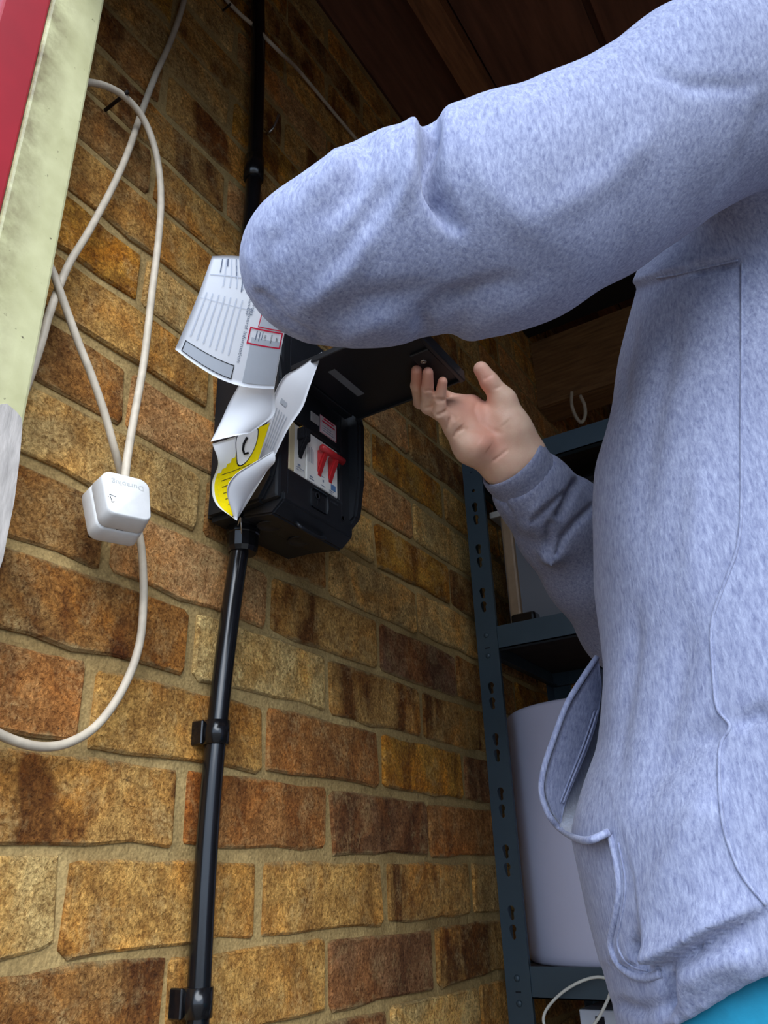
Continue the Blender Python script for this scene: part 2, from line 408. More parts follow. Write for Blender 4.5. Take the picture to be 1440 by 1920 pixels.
qc = [(84, 480), (100, 512), (112, 545), (128, 590), (148, 645), (172, 705), (196, 775), (214, 840), (232, 905), (252, 965), (264, 1020), (269, 1085), (268, 1150), (262, 1205), (245, 1260), (215, 1318), (175, 1366), (125, 1394), (75, 1400), (25, 1388), (-25, 1364), (-70, 1335), (-110, 1300)]
xc = [0.030, 0.031, 0.032, 0.032, 0.032, 0.032, 0.031, 0.030, 0.022, 0.018, 0.017, 0.017, 0.017, 0.017, 0.017, 0.017, 0.017, 0.017, 0.018, 0.02, 0.022, 0.024, 0.026]
tag(tube('looping_flex', crm(wallpath(qc, xc)), 0.0036, M_flex), 'white flex passing behind the plug and curling left in a low loop', 'cable')
qd = [(405, -30), (425, 0), (452, 28), (480, 52), (505, 78), (530, 103), (558, 130), (600, 180), (640, 228), (680, 276), (722, 330)]
tag(tube('thin_cable', crm(wallpath(qd, [0.006, 0.006, 0.008, 0.02, 0.036, 0.036, 0.012, 0.006, 0.006, 0.006, 0.006])), 0.0030, M_flex), 'thin white cable clipped slanting across the top of the wall over the conduit', 'cable')
# plug
PC = np.array([0.050, -0.0325, 0.2625])
pm = Matrix.Translation(PC) @ Matrix.Rotation(math.radians(-15), 4, 'Z') @ Matrix.Rotation(math.radians(4), 4, 'X') @ Matrix.Rotation(math.radians(-17), 4, 'Y')
def plug_shell(name, x0, x1, s0, s1, m, hole=False):
    pts = []
    hw, hh, r = 0.0222, 0.0215, 0.0095
    for (cx, cz, a0) in ((hw-r, -hh+r*0.6, -90), (hw-r, hh-r, 0), (-hw+r, hh-r, 90), (-hw+r, -hh+r*0.6, 180)):
        rr = r if cz > 0 else r*0.75
        for k in range(7):
            a = math.radians(a0+15*k); pts.append((cx+rr*math.cos(a), cz+rr*math.sin(a)+(0.004*(1-(cx/hw)**2) if cz > 0 else 0)))
    rings = [(x0, s0*0.97), (x0+0.0015, s0), (x1-0.003, s1), (x1-0.0008, s1*0.985), (x1, s1*0.94)]
    V, F = [], []; n = len(pts)
    for x, s in rings:
        for y, z in pts: V.append(pm @ Vector((x, y*s, z*s)))
    for i in range(len(rings)-1):
        for k in range(n): F.append((i*n+k, i*n+(k+1) % n, (i+1)*n+(k+1) % n, (i+1)*n+k))
    F.append(tuple(range(n))[::-1]); F.append(tuple((len(rings)-1)*n+k for k in range(n)))
    o = mesh(name, V, F, m, lead, True); return o
plug_shell('plug_base', -0.016, 0.0008, 1.08, 1.04, M_white)
plug_shell('plug_cover', 0.0012, 0.019, 1.03, 0.96, M_white)
box('cord_slot', (0.0, -0.004, -0.0228), (0.005, 0.002, -0.0185), M_ink, lead, 0, 1, pm)
for k, (y, z, w2, h2) in enumerate(((0.0, 0.011, 0.002, 0.004), (-0.011, -0.010, 0.003, 0.002), (0.011, -0.010, 0.003, 0.002))):
    box('pin', (-0.030, y-w2, z-h2), (-0.013, y+w2, z+h2), M_zinc if k == 0 else M_rust, lead, 0.0006, 1, pm)
def text_mesh(body, size):
    cu = bpy.data.curves.new('txt', 'FONT'); cu.body = body; cu.size = size; cu.align_x = 'CENTER'; cu.align_y = 'CENTER'; cu.resolution_u = 2
    o = bpy.data.objects.new('txt', cu); COL.objects.link(o)
    dg = bpy.context.evaluated_depsgraph_get(); me = bpy.data.meshes.new_from_object(o.evaluated_get(dg))
    bpy.data.objects.remove(o)
    V = [tuple(v.co) for v in me.vertices]; F = [tuple(p.vertices) for p in me.polygons]
    return V, F
V, F = text_mesh('Duraplug', 0.0078)
mesh('moulded_name', [pm @ Vector((0.01915, -x+0.001, -y+0.012)) for x, y, z in V], F, mat('faint_grey_moulding', lin(176, 176, 172), 0.5), lead)
V, F = [], []
for a, b in (((-0.0165, -0.003), (-0.0150, -0.011)), ((-0.0165, -0.003), (-0.011, -0.0045)), ((-0.0150, -0.011), (-0.013, -0.0098)), ((-0.0183, -0.0055), (-0.0175, -0.0062))):
    a, b = np.array(a), np.array(b); d = (b-a)/np.linalg.norm(b-a); nn = np.array([-d[1], d[0]])*0.0003; k = len(V)
    V += [pm @ Vector((0.01915, *(p))) for p in (a-nn, b-nn, b+nn, a+nn)]; F.append((k, k+1, k+2, k+3))
mesh('pen_mark', V, F, M_ink, lead)
# nails and hook
def nail(name, a, b, r, m, label):
    return tag(tube(name, [np.array(a), np.array(a)*0.4+np.array(b)*0.6, np.array(b)], [r, r, r*1.1], m, None, 8), label, 'nail')
a = on(0, -0.003, 197, 207); nail('nail', a, on(0, 0.036, 240, 172), 0.0021, M_rust, 'rusty nail in the bricks holding up the looped plug flex')
a = on(0, -0.003, 415, 22); nail('nail', a, on(0, 0.02, 432, 8), 0.0016, M_rust, 'small dark nail beside the thin cable near the top of the wall')
hk = [on(0, -0.002, 500, 250), on(0, 0.010, 503, 249), on(0, 0.018, 512, 240), on(0, 0.022, 519, 225), on(0, 0.021, 522, 216)]
tag(tube('cup_hook', crm(hk, 5), 0.0019, M_zinc, None, 8), 'small bright metal hook screwed in the bricks beside the riser conduit', 'hook')

# ------------------------------------------------------------------ consumer unit
cu = thing('consumer_unit', 'black consumer unit on the brick wall with its lid lifted open', 'fuse box')
BY0, BY1, BZ0, BZ1 = 0.113, 0.252, 0.318, 0.556
def prism(name, prof_xz, y0, y1, m, parent, bev=0.003):
    bm = bmesh.new(); n = len(prof_xz)
    a = [bm.verts.new((x, y0, z)) for x, z in prof_xz]; b = [bm.verts.new((x, y1, z)) for x, z in prof_xz]
    bm.faces.new(a); bm.faces.new(b[::-1])
    for k in range(n): bm.faces.new((a[k], b[k], b[(k+1) % n], a[(k+1) % n]))
    bmesh.ops.recalc_face_normals(bm, faces=bm.faces)
    if bev: bmesh.ops.bevel(bm, geom=list(bm.edges), offset=bev, segments=2, affect='EDGES')
    return bmobj(name, bm, m, parent)
prism('back_box', [(0.002, BZ0), (0.05, BZ0-0.002), (0.05, BZ1), (0.002, BZ1-0.004)], BY0, BY1, M_black, cu, 0.006)
# front cover as a frame around the breaker window, built of bars so that the opening is real
FX = 0.098
WY0, WY1, WZ0, WZ1 = 0.134, 0.224, 0.360, 0.422
bm = bmesh.new()
add_box(bm, (0.049, BY0+0.004, BZ0+0.004), (FX, WY0, BZ1-0.01), 0.004)
add_box(bm, (0.049, WY1, BZ0+0.004), (FX, BY1-0.003, BZ1-0.01), 0.004)
add_box(bm, (0.049, WY0-0.003, BZ0+0.004), (FX, WY1+0.003, WZ0), 0.002)
add_box(bm, (0.049, WY0-0.003, WZ1), (FX, WY1+0.003, BZ1-0.01), 0.002)
add_box(bm, (0.049, WY0-0.003, WZ0-0.003), (0.060, WY1+0.003, WZ1+0.003))
bmobj('front_cover', bm, M_black, cu)
# raised side wings with the long rounded right flank seen in the picture
for ya, yb in ((BY0-0.001, BY0+0.012), (BY1-0.010, BY1+0.003)):
    q = 0.0125 if ya < 0.15 else 0.0
    prism('side_wing', [(0.030, BZ0+0.002), (0.078, BZ0+0.003), (0.106-q, BZ0+0.026), (0.113-q, BZ0+0.075), (0.114-q, 0.462), (0.105-q, 0.520), (0.060, BZ1-0.004), (0.030, BZ1-0.004)], ya, yb, M_black, cu, 0.003)
# sloping lower lip
prism('lower_lip', [(0.046, BZ0-0.004), (0.086, BZ0-0.010), (0.101, BZ0+0.002), (0.101, BZ0+0.012), (0.046, BZ0+0.010)], BY0+0.010, BY1-0.008, M_black, cu, 0.002)
for yk in (0.150, 0.200):
    lathe('knockout', [(0.013, 0.0), (0.013, -0.0015), (0.0115, -0.0016), (0.0105, -0.0006)], (0.060, yk, BZ0-0.006), M_black, cu, 24)
tube('lip_handle', crm([(0.088, 0.158, BZ0-0.006), (0.094, 0.160, BZ0-0.014), (0.094, 0.185, BZ0-0.015), (0.094, 0.200, BZ0-0.012), (0.088, 0.203, BZ0-0.006)], 5), 0.0022, M_black, cu, 8)
# key lock recess, small dimple, moulded marks
bm = bmesh.new(); add_box(bm, (FX-0.002, 0.170, 0.331), (FX+0.0008, 0.199, 0.3535), 0.004); bmobj('lock_plate', bm, M_black, cu)
lathe('lock_eye', [(0.0042, 0), (0.0042, 0.001), (0.003, 0.0012), (0.0026, -0.001)], (FX+0.0008, 0.181, 0.347), M_ink, cu, 18, 'x')
box('lock_slot', (FX, 0.1802, 0.336), (FX+0.0014, 0.1818, 0.344), M_ink, cu)
lathe('screw_recess', [(0.0034, 0), (0.0034, 0.0006), (0.0026, 0.0007), (0.0022, -0.001)], (FX, 0.229, 0.339), M_ink, cu, 16, 'x')
tube('lock_rim', crm([(FX+0.001, 0.176, 0.3545), (FX+0.001, 0.192, 0.3545), (FX+0.001, 0.199, 0.352), (FX+0.001, 0.2005, 0.341), (FX+0.001, 0.199, 0.333)], 4), 0.0006, M_steel, cu, 6)
V, F = [], []
for row, z in ((0, 0.3555), (1, 0.3500)):
    y = 0.206 if row else 0.2045
    while y < (0.219 if row else 0.228):
        wd = rs.uniform(0.0012, 0.0022); k = len(V); h = 0.0024
        V += [(FX+0.0003, y, z), (FX+0.0003, y+wd*0.6, z), (FX+0.0003, y+wd*0.6, z+h), (FX+0.0003, y, z+h)]; F.append((k, k+1, k+2, k+3)); y += wd+0.0008
mesh('moulded_marks', V, F, mat('raised_dark_moulding', lin(62, 66, 72), 0.5), cu)
# window contents
M_mod = mat('breaker_white', lin(222, 220, 214), 0.4, var=0.03)
M_cream = mat('blank_cream', lin(214, 198, 160), 0.45, var=0.04)
BX = 0.0925
box('blank_module', (0.06, WY0+0.001, WZ0+0.001), (BX+0.004, WY0+0.0105, WZ1-0.001), M_cream, cu, 0.001, 1)
mcb = box('circuit_breaker', (0.06, WY0+0.011, WZ0+0.001), (BX+0.003, WY0+0.030, WZ1-0.001), M_mod, cu, 0.001, 1)
prism('toggle', [(BX+0.002, 0.412), (BX+0.012, 0.416), (BX+0.014, 0.404), (BX+0.008, 0.393), (BX+0.002, 0.380)], WY0+0.0165, WY0+0.0245, M_ink, mcb, 0.0015)
box('toggle_bar', (BX+0.003, WY0+0.0145, 0.402), (BX+0.012, WY0+0.0275, 0.4165), M_ink, mcb, 0.0015)
box('amber_tip', (BX+0.0025, WY0+0.018, 0.4168), (BX+0.008, WY0+0.026, 0.4195), mat('amber_plastic', lin(206, 160, 60), 0.4), mcb)
rcd = box('residual_current_switch', (0.06, WY0+0.0305, WZ0+0.001), (BX+0.004, WY1-0.002, WZ1-0.001), M_mod, cu, 0.001, 1)
M_tog = mat('red_toggle', lin(186, 40, 44), 0.35, var=0.05)
for yc in (WY0+0.0535, WY0+0.0735):
    prism('red_toggle', [(BX+0.003, 0.406), (BX+0.014, 0.408), (BX+0.014, 0.399), (BX+0.009, 0.388), (BX+0.003, 0.372)], yc-0.0045, yc+0.0045, M_tog, rcd, 0.0018)
tube('toggle_tie_bar', [(BX+0.0125, WY0+0.0465, 0.4045), (BX+0.0125, WY0+0.065, 0.4045), (BX+0.0125, WY0+0.0865, 0.4045)], 0.0042, M_tog, rcd, 12)
V, F = [], []
def strip(y0, z0, y1, z1, x):
    k = len(V); V.extend([(x, y0, z0), (x, y1, z0), (x, y1, z1), (x, y0, z1)]); F.append((k, k+1, k+2, k+3))
for k in range(6): strip(WY0+0.032+k*0.002, 0.384, WY0+0.0326+k*0.002, 0.404-0.002*(k % 3), BX+0.0043)
for (a, b, c, d) in ((0.0355, 0.3645, 0.044, 0.3655), (0.036, 0.367, 0.042, 0.3685), (0.0135, 0.366, 0.0175, 0.3668), (0.013, 0.3685, 0.026, 0.3693), (0.0155, 0.3715, 0.020, 0.3735), (0.056, 0.376, 0.062, 0.3768), (0.059, 0.370, 0.0615, 0.373), (0.056, 0.365, 0.064, 0.3658), (0.071, 0.3645, 0.080, 0.3655), (0.071, 0.3625, 0.078, 0.3632)):
    strip(WY0+a, b, WY0+c, d, BX+0.0043)
mesh('rating_print', V, F, M_print, cu)
V, F = [], []; strip(WY0+0.0745, 0.3668, WY0+0.0835, 0.374, BX+0.0044)
mesh('blue_logo', V, F, mat('blue_print', lin(86, 120, 160), 0.6), rcd)
# warning labels above the window
lb = box('warning_label', (FX, 0.186, 0.430), (FX+0.0006, 0.217, 0.4525), mat('label_pinkish_white', lin(216, 200, 200), 0.6), cu)
V, F = [], []; strip(0.189, 0.4445, 0.214, 0.4465, FX+0.0008); strip(0.192, 0.4485, 0.212, 0.4505, FX+0.0008)
for (y0, z0, y1, z1) in ((0.186, 0.430, 0.2166, 0.4305), (0.186, 0.4518, 0.2166, 0.4523), (0.186, 0.430, 0.1868, 0.4523), (0.216, 0.430, 0.2168, 0.4523)): strip(y0, z0, y1, z1, FX+0.0008)
mesh('label_red_print', V, F, M_redp, lb)
V, F = [], []
for k in range(3): strip(0.190, 0.4335+k*0.003, 0.213-0.003*k, 0.4343+k*0.003, FX+0.0008)
mesh('label_grey_print', V, F, M_print, lb)
box('plain_label', (FX, 0.169, 0.436), (FX+0.0006, 0.184, 0.448), mat('label_grey', lin(176, 172, 168), 0.6), cu)
# lid, lifted level: shallow tray seen from below
LZ = 0.467; LX0, LX1, LY0, LY1 = 0.110, 0.252, 0.118, 0.242
lid = box('lid', (LX0, LY0, LZ+0.004), (LX1, LY1, LZ+0.0075), M_black, cu, 0.001, 1)
bm = bmesh.new()
add_box(bm, (LX0, LY1-0.003, LZ), (LX1, LY1, LZ+0.006), 0.0008, 1); add_box(bm, (LX0, LY0, LZ), (LX1, LY0+0.003, LZ+0.006), 0.0008, 1)
add_box(bm, (LX1-0.003, LY0, LZ-0.001), (LX1+0.003, LY1, LZ+0.013), 0.0012, 1)
bmobj('lid_rim', bm, M_black, lid)
bm = bmesh.new(); add_box(bm, (LX0-0.010, LY0+0.010, LZ+0.001), (LX0+0.002, LY1-0.010, LZ+0.007), 0.001, 1); bmobj('hinge', bm, M_black, lid)
box('lid_label', (0.1385, 0.146, LZ+0.0034), (0.1475, 0.203, LZ+0.0042), mat('silver_label', lin(112, 116, 122), 0.5), lid)
lathe('lid_screw', [(0.0036, 0.005), (0.0036, 0.001), (0.0028, 0.0), (0.0012, 0.0), (0.0010, 0.001)], (0.234, 0.186, LZ), M_zinc, lid, 16)
box('lid_latch', (0.226, 0.170, LZ+0.0006), (0.249, 0.205, LZ+0.0045), M_black, lid, 0.001, 1)

# ------------------------------------------------------------------ folded leaflet tied beside the unit
leaf = thing('instruction_leaflet', 'folded white and yellow instruction leaflet hanging open on the consumer unit', 'leaflet')
def resample(P, n):
    P = np.array(crm(P, 10)); d = np.r_[0, np.cumsum(np.linalg.norm(np.diff(P, axis=0), axis=1))]
    s = np.linspace(0, d[-1], n); return np.array([np.interp(s, d, P[:, k]) for k in range(3)]).T
class Sheet:
    def __init__(self, name, c1, c2, m=None, bulge=0.0, n=20, k=14, parent=None):
        a, b = resample([at(*q) for q in c1], n), resample([at(*q) for q in c2], n)
        self.G = np.zeros((n, k, 3))
        nrm = np.cross(a[-1]-a[0], b[n//2]-a[n//2]); nrm /= np.linalg.norm(nrm)
        if np.dot(nrm, CF) > 0: nrm = -nrm
        self.nrm = nrm
        for j in range(k):
            w_ = j/(k-1); self.G[:, j] = a*(1-w_)+b*w_+nrm*bulge*4*w_*(1-w_)
        V = self.G.reshape(-1, 3); F = [(i*k+j, i*k+j+1, (i+1)*k+j+1, (i+1)*k+j) for i in range(n-1) for j in range(k-1)]
        th = 0.0007
        N_ = len(V); V = np.vstack([V, V-nrm*th]); F2 = F+[tuple(N_+i for i in f[::-1]) for f in F]
        ed = [i*k for i in range(n)]+[(n-1)*k+j for j in range(1, k)]+[i*k+k-1 for i in range(n-2, -1, -1)]+[j for j in range(k-2, 0, -1)]
        for q in range(len(ed)): e0, e1 = ed[q], ed[(q+1) % len(ed)]; F2.append((e0, N_+e0, N_+e1, e1))
        self.o = mesh(name, V, F2, m or M_paper, parent or leaf, True)
        self.n, self.k = n, k
    def p(self, u, v, off=0.0004):
        x, y = np.clip(u, 0, 1)*(self.n-1), np.clip(v, 0, 1)*(self.k-1); i, j = min(int(x), self.n-2), min(int(y), self.k-2); fx, fy = x-i, y-j
        G = self.G
        return G[i, j]*(1-fx)*(1-fy)+G[i+1, j]*fx*(1-fy)+G[i, j+1]*(1-fx)*fy+G[i+1, j+1]*fx*fy+self.nrm*off
    def decal(self, name, rects, m, off=0.0004):
        V, F = [], []
        for (u0, v0, u1, v1) in rects:
            a = max(1, int(math.ceil(abs(u1-u0)*14))); b = max(1, int(math.ceil(abs(v1-v0)*14))); k0 = len(V)
            for i in range(a+1):
                for j in range(b+1): V.append(self.p(u0+(u1-u0)*i/a, v0+(v1-v0)*j/b, off))
            for i in range(a):
                for j in range(b): F.append((k0+i*(b+1)+j, k0+i*(b+1)+j+1, k0+(i+1)*(b+1)+j+1, k0+(i+1)*(b+1)+j))
        return mesh(name, V, F, m, self.o)
    def text(self, name, body, u, v, size, m, rot=0, aspect=1.0, off=0.0005):
        V, F = text_mesh(body, size); c, s = math.cos(rot), math.sin(rot)
        return mesh(name, [self.p(u+(c*x-s*y)*aspect, v+(s*x+c*y), off) for x, y, z in V], F, m, self.o)
    def frame(self, u0, v0, u1, v1, wu, wv):
        return [(u0, v0, u1, v0+wv), (u0, v1-wv, u1, v1), (u0, v0, u0+wu, v1), (u1-wu, v0, u1, v1)]
# page A: u runs down the sheet, v from its left edge to its fold on the right
A = Sheet('cover_page', [(398, 480, 0.700), (372, 552, 0.705), (350, 605, 0.71), (328, 655, 0.715)],
          [(520, 500, 0.70), (546, 560, 0.715), (530, 640, 0.73), (514, 729, 0.745)], bulge=0.0, n=26, k=20)
G = A.G                                   # sag the lower edge so it curves like the photo
for i in range(26):
    for j in range(20):
        w_ = j/19; G[i, j] += -CU*0.011*math.sin(math.pi*w_)*(i/25)**1.5+CU*0.004*math.sin(math.pi*w_)*(1-i/25)
me = A.o.data; flat = G.reshape(-1, 3)
for q in range(len(flat)):
    me.vertices[q].co = flat[q]; me.vertices[len(flat)+q].co = flat[q]-A.nrm*0.0007
A.decal('pale_panels', [(0.865, 0.05, 0.965, 0.54), (0.62, 0.66, 0.97, 0.99)], M_pgrey)
M_line = mat('faint_rule_print', lin(214, 219, 230), 0.9, var=0.02, spec=0.1)
A.decal('ruled_lines', [(0.36+0.0*k, 0.07+0.065*k, 0.80, 0.085+0.065*k) for k in range(7)]+[(0.42, 0.03, 0.425, 0.62)]+[(0.18, 0.05+0.0*k, 0.19, 0.5) for k in range(1)]+[(0.03, 0.22+0.075*k, 0.28, 0.235+0.075*k) for k in range(6)], M_line)
A.decal('heading_print', [(0.03, 0.16, 0.16, 0.175), (0.03, 0.24, 0.10, 0.26), (0.03, 0.36, 0.20, 0.375), (0.06, 0.43, 0.30, 0.445), (0.06, 0.49, 0.30, 0.503)], M_print)
A.decal('black_rules', A.frame(0.86, 0.05, 0.97, 0.55, 0.006, 0.008), M_ink, 0.0006)
A.text('page_title', 'General Information', 0.62, 0.58, 0.052, M_print, math.radians(-90)*0+0, 1.0)
A.text('page_title', 'Circuit', 0.40, 0.60, 0.045, M_print)
A.text('page_title', 'number', 0.40, 0.55, 0.045, M_print)
A.decal('grey_panel', [(0.36, 0.72, 0.535, 0.99)], M_pgrey)
A.decal('red_frame', A.frame(0.545, 0.62, 0.675, 0.985, 0.011, 0.014)+[(0.355, 0.70, 0.535, 0.71), (0.528, 0.70, 0.536, 0.985)], M_redp, 0.0006)
for k, (tx, vv) in enumerate((('SAFE', 0.93), ('ISOLATION', 0.87), ('FIRST', 0.80))):
    A.text('frame_print', tx, 0.605, vv, 0.032 if k != 1 else 0.024, M_ink, 0, 0.55)
A.decal('frame_small_print', [(0.565, 0.70, 0.645, 0.71), (0.57, 0.735, 0.64, 0.745), (0.565, 0.765, 0.63, 0.772)], M_print)
# page B: turned-up inner leaf below the cover
B = Sheet('inner_leaf', [(452, 715, 0.752), (432, 750, 0.752), (414, 790, 0.750), (395, 828, 0.748)],
          [(514, 722, 0.752), (515, 750, 0.756), (512, 780, 0.758), (470, 812, 0.752)], bulge=0.006)
# page C: yellow leaf curling up from the bottom corner
C = Sheet('yellow_leaf', [(398, 832, 0.768), (409, 868, 0.769), (397, 908, 0.768), (405, 945, 0.766), (441, 974, 0.764)],
          [(508, 792, 0.782), (497, 825, 0.782), (486, 860, 0.780), (470, 905, 0.776), (446, 967, 0.767)], bulge=-0.006, n=30, k=24)
yv = [0.06+0.08*k for k in range(12)]
C.decal('yellow_panel', [(max(0.0, 0.40-0.55*yv[k]), yv[k], 0.94, min(yv[k]+0.08, 0.98)) for k in range(12)], M_yel, 0.0004)
def disc(name, cu_, cv_, ru, rv, m, off):
    V = [C.p(cu_, cv_, off)]+[C.p(cu_+ru*math.cos(2*math.pi*k/28), cv_+rv*math.sin(2*math.pi*k/28), off) for k in range(28)]
    return mesh(name, V, [(0, k+1, (k+1) % 28+1) for k in range(28)], m, C.o)
disc('disc_outline', 0.13, 0.60, 0.25, 0.22, M_ink, 0.0007); disc('white_disc', 0.13, 0.60, 0.235, 0.205, M_paper, 0.0009)
V, F = tube_vf([C.p(u_, v_, 0.0011) for u_, v_ in ((0.06, 0.60), (0.12, 0.54), (0.18, 0.53), (0.24, 0.58), (0.25, 0.68))], 0.0013, 6)
mesh('disc_symbol', V, F, M_ink, C.o)
C.decal('black_rules', [(0.945, 0.10, 0.957, 0.96)]+[(0.40+0.075*k, 0.18+0.03*k, 0.408+0.075*k, 0.84) for k in range(6)], M_ink, 0.0008)
# page D: front leaf of the lower fold
D = Sheet('front_fold', [(513, 846, 0.765), (470, 872, 0.760), (440, 892, 0.752), (426, 922, 0.752), (440, 974, 0.764)],
          [(513, 870, 0.768), (500, 884, 0.772), (482, 910, 0.774), (462, 940, 0.772), (443, 974, 0.766)], bulge=0.003)
# page E: long back page running up to the lid
E_ = Sheet('back_page', [(603, 660, 0.835), (560, 690, 0.825), (534, 705, 0.812), (515, 740, 0.800), (500, 800, 0.793), (480, 865, 0.786), (442, 972, 0.772)],
           [(604, 662, 0.835), (581, 725, 0.826), (567, 765, 0.82), (540, 805, 0.806), (508, 870, 0.794), (478, 920, 0.786), (444, 975, 0.774)], bulge=0.0, n=30, k=10)
E_.decal('body_print', [(0.42+0.0*k, 0.2+0.12*k, 0.62, 0.24+0.12*k) for k in range(5)]+[(0.36, 0.25, 0.385, 0.5)], M_pgrey, 0.0006)
tube('cable_tie', crm([at(446, 985, 0.80), at(451, 970, 0.79), at(452, 985, 0.785), at(453, 1000, 0.79)], 4), 0.0006, M_zinc, leaf, 6)

# ------------------------------------------------------------------ metal rack and what it holds
rack = thing('shelving_rack', 'blue-grey boltless steel rack with keyhole slots standing against the brick wall', 'shelf')
RY0, RY1, RX0, RX1, RTOP = 0.70, 1.02, 0.028, 0.90, 0.645
def curve_plate(name, outline, holes, depth, m, parent, tf):
    cv = bpy.data.curves.new(name, 'CURVE'); cv.dimensions = '2D'; cv.fill_mode = 'BOTH'; cv.extrude = depth/2
    for poly in [outline]+holes:
        sp = cv.splines.new('POLY'); sp.points.add(len(poly)-1); sp.use_cyclic_u = True
        for k, (x, y) in enumerate(poly): sp.points[k].co = (x, y, 0, 1)
    o = bpy.data.objects.new(name, cv); COL.objects.link(o)
    dg = bpy.context.evaluated_depsgraph_get(); me = bpy.data.meshes.new_from_object(o.evaluated_get(dg)); bpy.data.objects.remove(o)
    me.transform(tf); me.name = name
    return link(name, me, m, parent)
def keyhole(x, z):
    pts = [(x+0.0052*math.cos(a), z+0.0052*math.sin(a)) for a in [math.radians(-50+28*k) for k in range(10)]]
    return pts+[(x-0.0030+0.0006, z-0.0115), (x+0.0006, z-0.0135), (x+0.0030+0.0006, z-0.0115)]
def post(x0, y, sx, sy):
    z0 = FLOOR+0.001
    holes = []
    for k in range(-9, 9):
        zc = 0.245+0.0775*k
        if zc > RTOP-0.08 or zc < z0+0.05 or abs(zc-0.322) < 0.03 or abs(zc+0.142) < 0.03: continue
        for dz in (0.0, -0.0235): holes.append(keyhole(0.0175, zc+dz))
    for zc in (0.583, 0.618): holes.append([(0.0175+0.003*math.cos(a), zc+0.003*math.sin(a)) for a in [math.radians(40*k) for k in range(9)]])
    tf = Matrix.Translation((x0, y, 0)) @ Matrix(((sx, 0, 0, 0), (0, 0, sy, 0), (0, 1, 0, 0), (0, 0, 0, 1)))
    p = curve_plate('upright_post', [(0, z0), (0.036, z0), (0.036, RTOP), (0, RTOP)], holes, 0.0016, M_steel, rack, tf)
    xa, xb = sorted((x0, x0+sx*0.0016)); ya, yb = sorted((y, y+sy*0.034))
    box('post_flange', (xa, ya, z0), (xb, yb, RTOP), M_steel, p)
    xa, xb = sorted((x0+sx*0.0344, x0+sx*0.036)); ya, yb = sorted((y, y+sy*0.005))
    box('post_lip', (xa, ya, z0), (xb, yb, RTOP), M_steel, p)
    if sy > 0:
        for zc in (0.325, 0.292, -0.147, -0.176):
            lathe('rivet', [(0.0042, 0.0), (0.0040, -0.0012), (0.0025, -0.0022), (0.0008, -0.0026)], (x0+sx*0.0175, y-0.0008, zc), M_steel, p, 14, 'y')
        for zc in (0.304, -0.163): box('slot_mark', (x0+sx*0.0175-0.004, y-0.0011, zc-0.001), (x0+sx*0.0175+0.004, y-0.0007, zc+0.001), M_ink, p)
for sx, x0 in ((1, RX0), (-1, RX1)):
    for sy, y in ((1, RY0), (-1, RY1)): post(x0, y, sx, sy)
M_chip = mat('dark_hardboard_shelf', lin(58, 48, 44), 0.8, var=0.2, scale=50)
for zb in (0.604, 0.300, -0.170, -0.62):
    for y, e in ((RY0+0.0012, 1), (RY1-0.0012, -1)):
        b = box('shelf_beam', (RX0+0.004, min(y, y+e*0.0016), zb), (RX1-0.004, max(y, y+e*0.0016), zb+0.037), M_steel, rack)
        box('beam_lip', (RX0+0.004, min(y, y+e*0.012), zb), (RX1-0.004, max(y, y+e*0.012), zb+0.0016), M_steel, b)
    for x, e in ((RX0+0.0022, 1), (RX1-0.0022, -1)):
        b = box('side_beam', (min(x, x+e*0.0016), RY0+0.006, zb), (max(x, x+e*0.0016), RY1-0.006, zb+0.037), M_steel, rack)
        box('beam_lip', (min(x, x+e*0.012), RY0+0.006, zb), (max(x, x+e*0.012), RY1-0.006, zb+0.0016), M_steel, b)
    box('shelf_panel', (RX0+0.006, RY0+0.004, zb+0.026), (RX1-0.006, RY1-0.004, zb+0.034), M_chip, rack)
drum = tag(lathe('plastic_drum', [(0.146, 0.0), (0.149, 0.003), (0.150, 0.012), (0.150, 0.342), (0.149, 0.346), (0.146, 0.348), (0.10, 0.348)], (0.159, 0.862, -0.1355), M_drum, None, 64),
           'large plain white cylindrical drum standing on the lower rack shelf', 'drum')
M_tub = mat('smoky_clear_plastic', lin(112, 114, 120), 0.3, var=0.08, scale=8)
tub = thing('storage_box', 'smoky grey plastic storage box with a pale rim on the upper rack shelf', 'storage box')
bm = bmesh.new(); add_box(bm, (0.066, 0.748, 0.340), (0.46, 0.98, 0.545), 0.012, 3); bmobj('tub_body', bm, M_tub, tub)
box('tub_rim', (0.055, 0.735, 0.540), (0.47, 0.99, 0.552), mat('pale_tub_rim', lin(170, 162, 150), 0.5), tub, 0.003)
box('corner_rib', (0.072, 0.741, 0.345), (0.092, 0.752, 0.541), mat('tan_corner_rib', lin(150, 122, 92), 0.5), tub, 0.004)
box('tub_clip', (0.080, 0.722, 0.3370), (0.122, 0.746, 0.358), M_black2, tub, 0.006, 3)
box('tub_lid', (0.060, 0.740, 0.552), (0.465, 0.985, 0.575), M_black2, tub, 0.006)
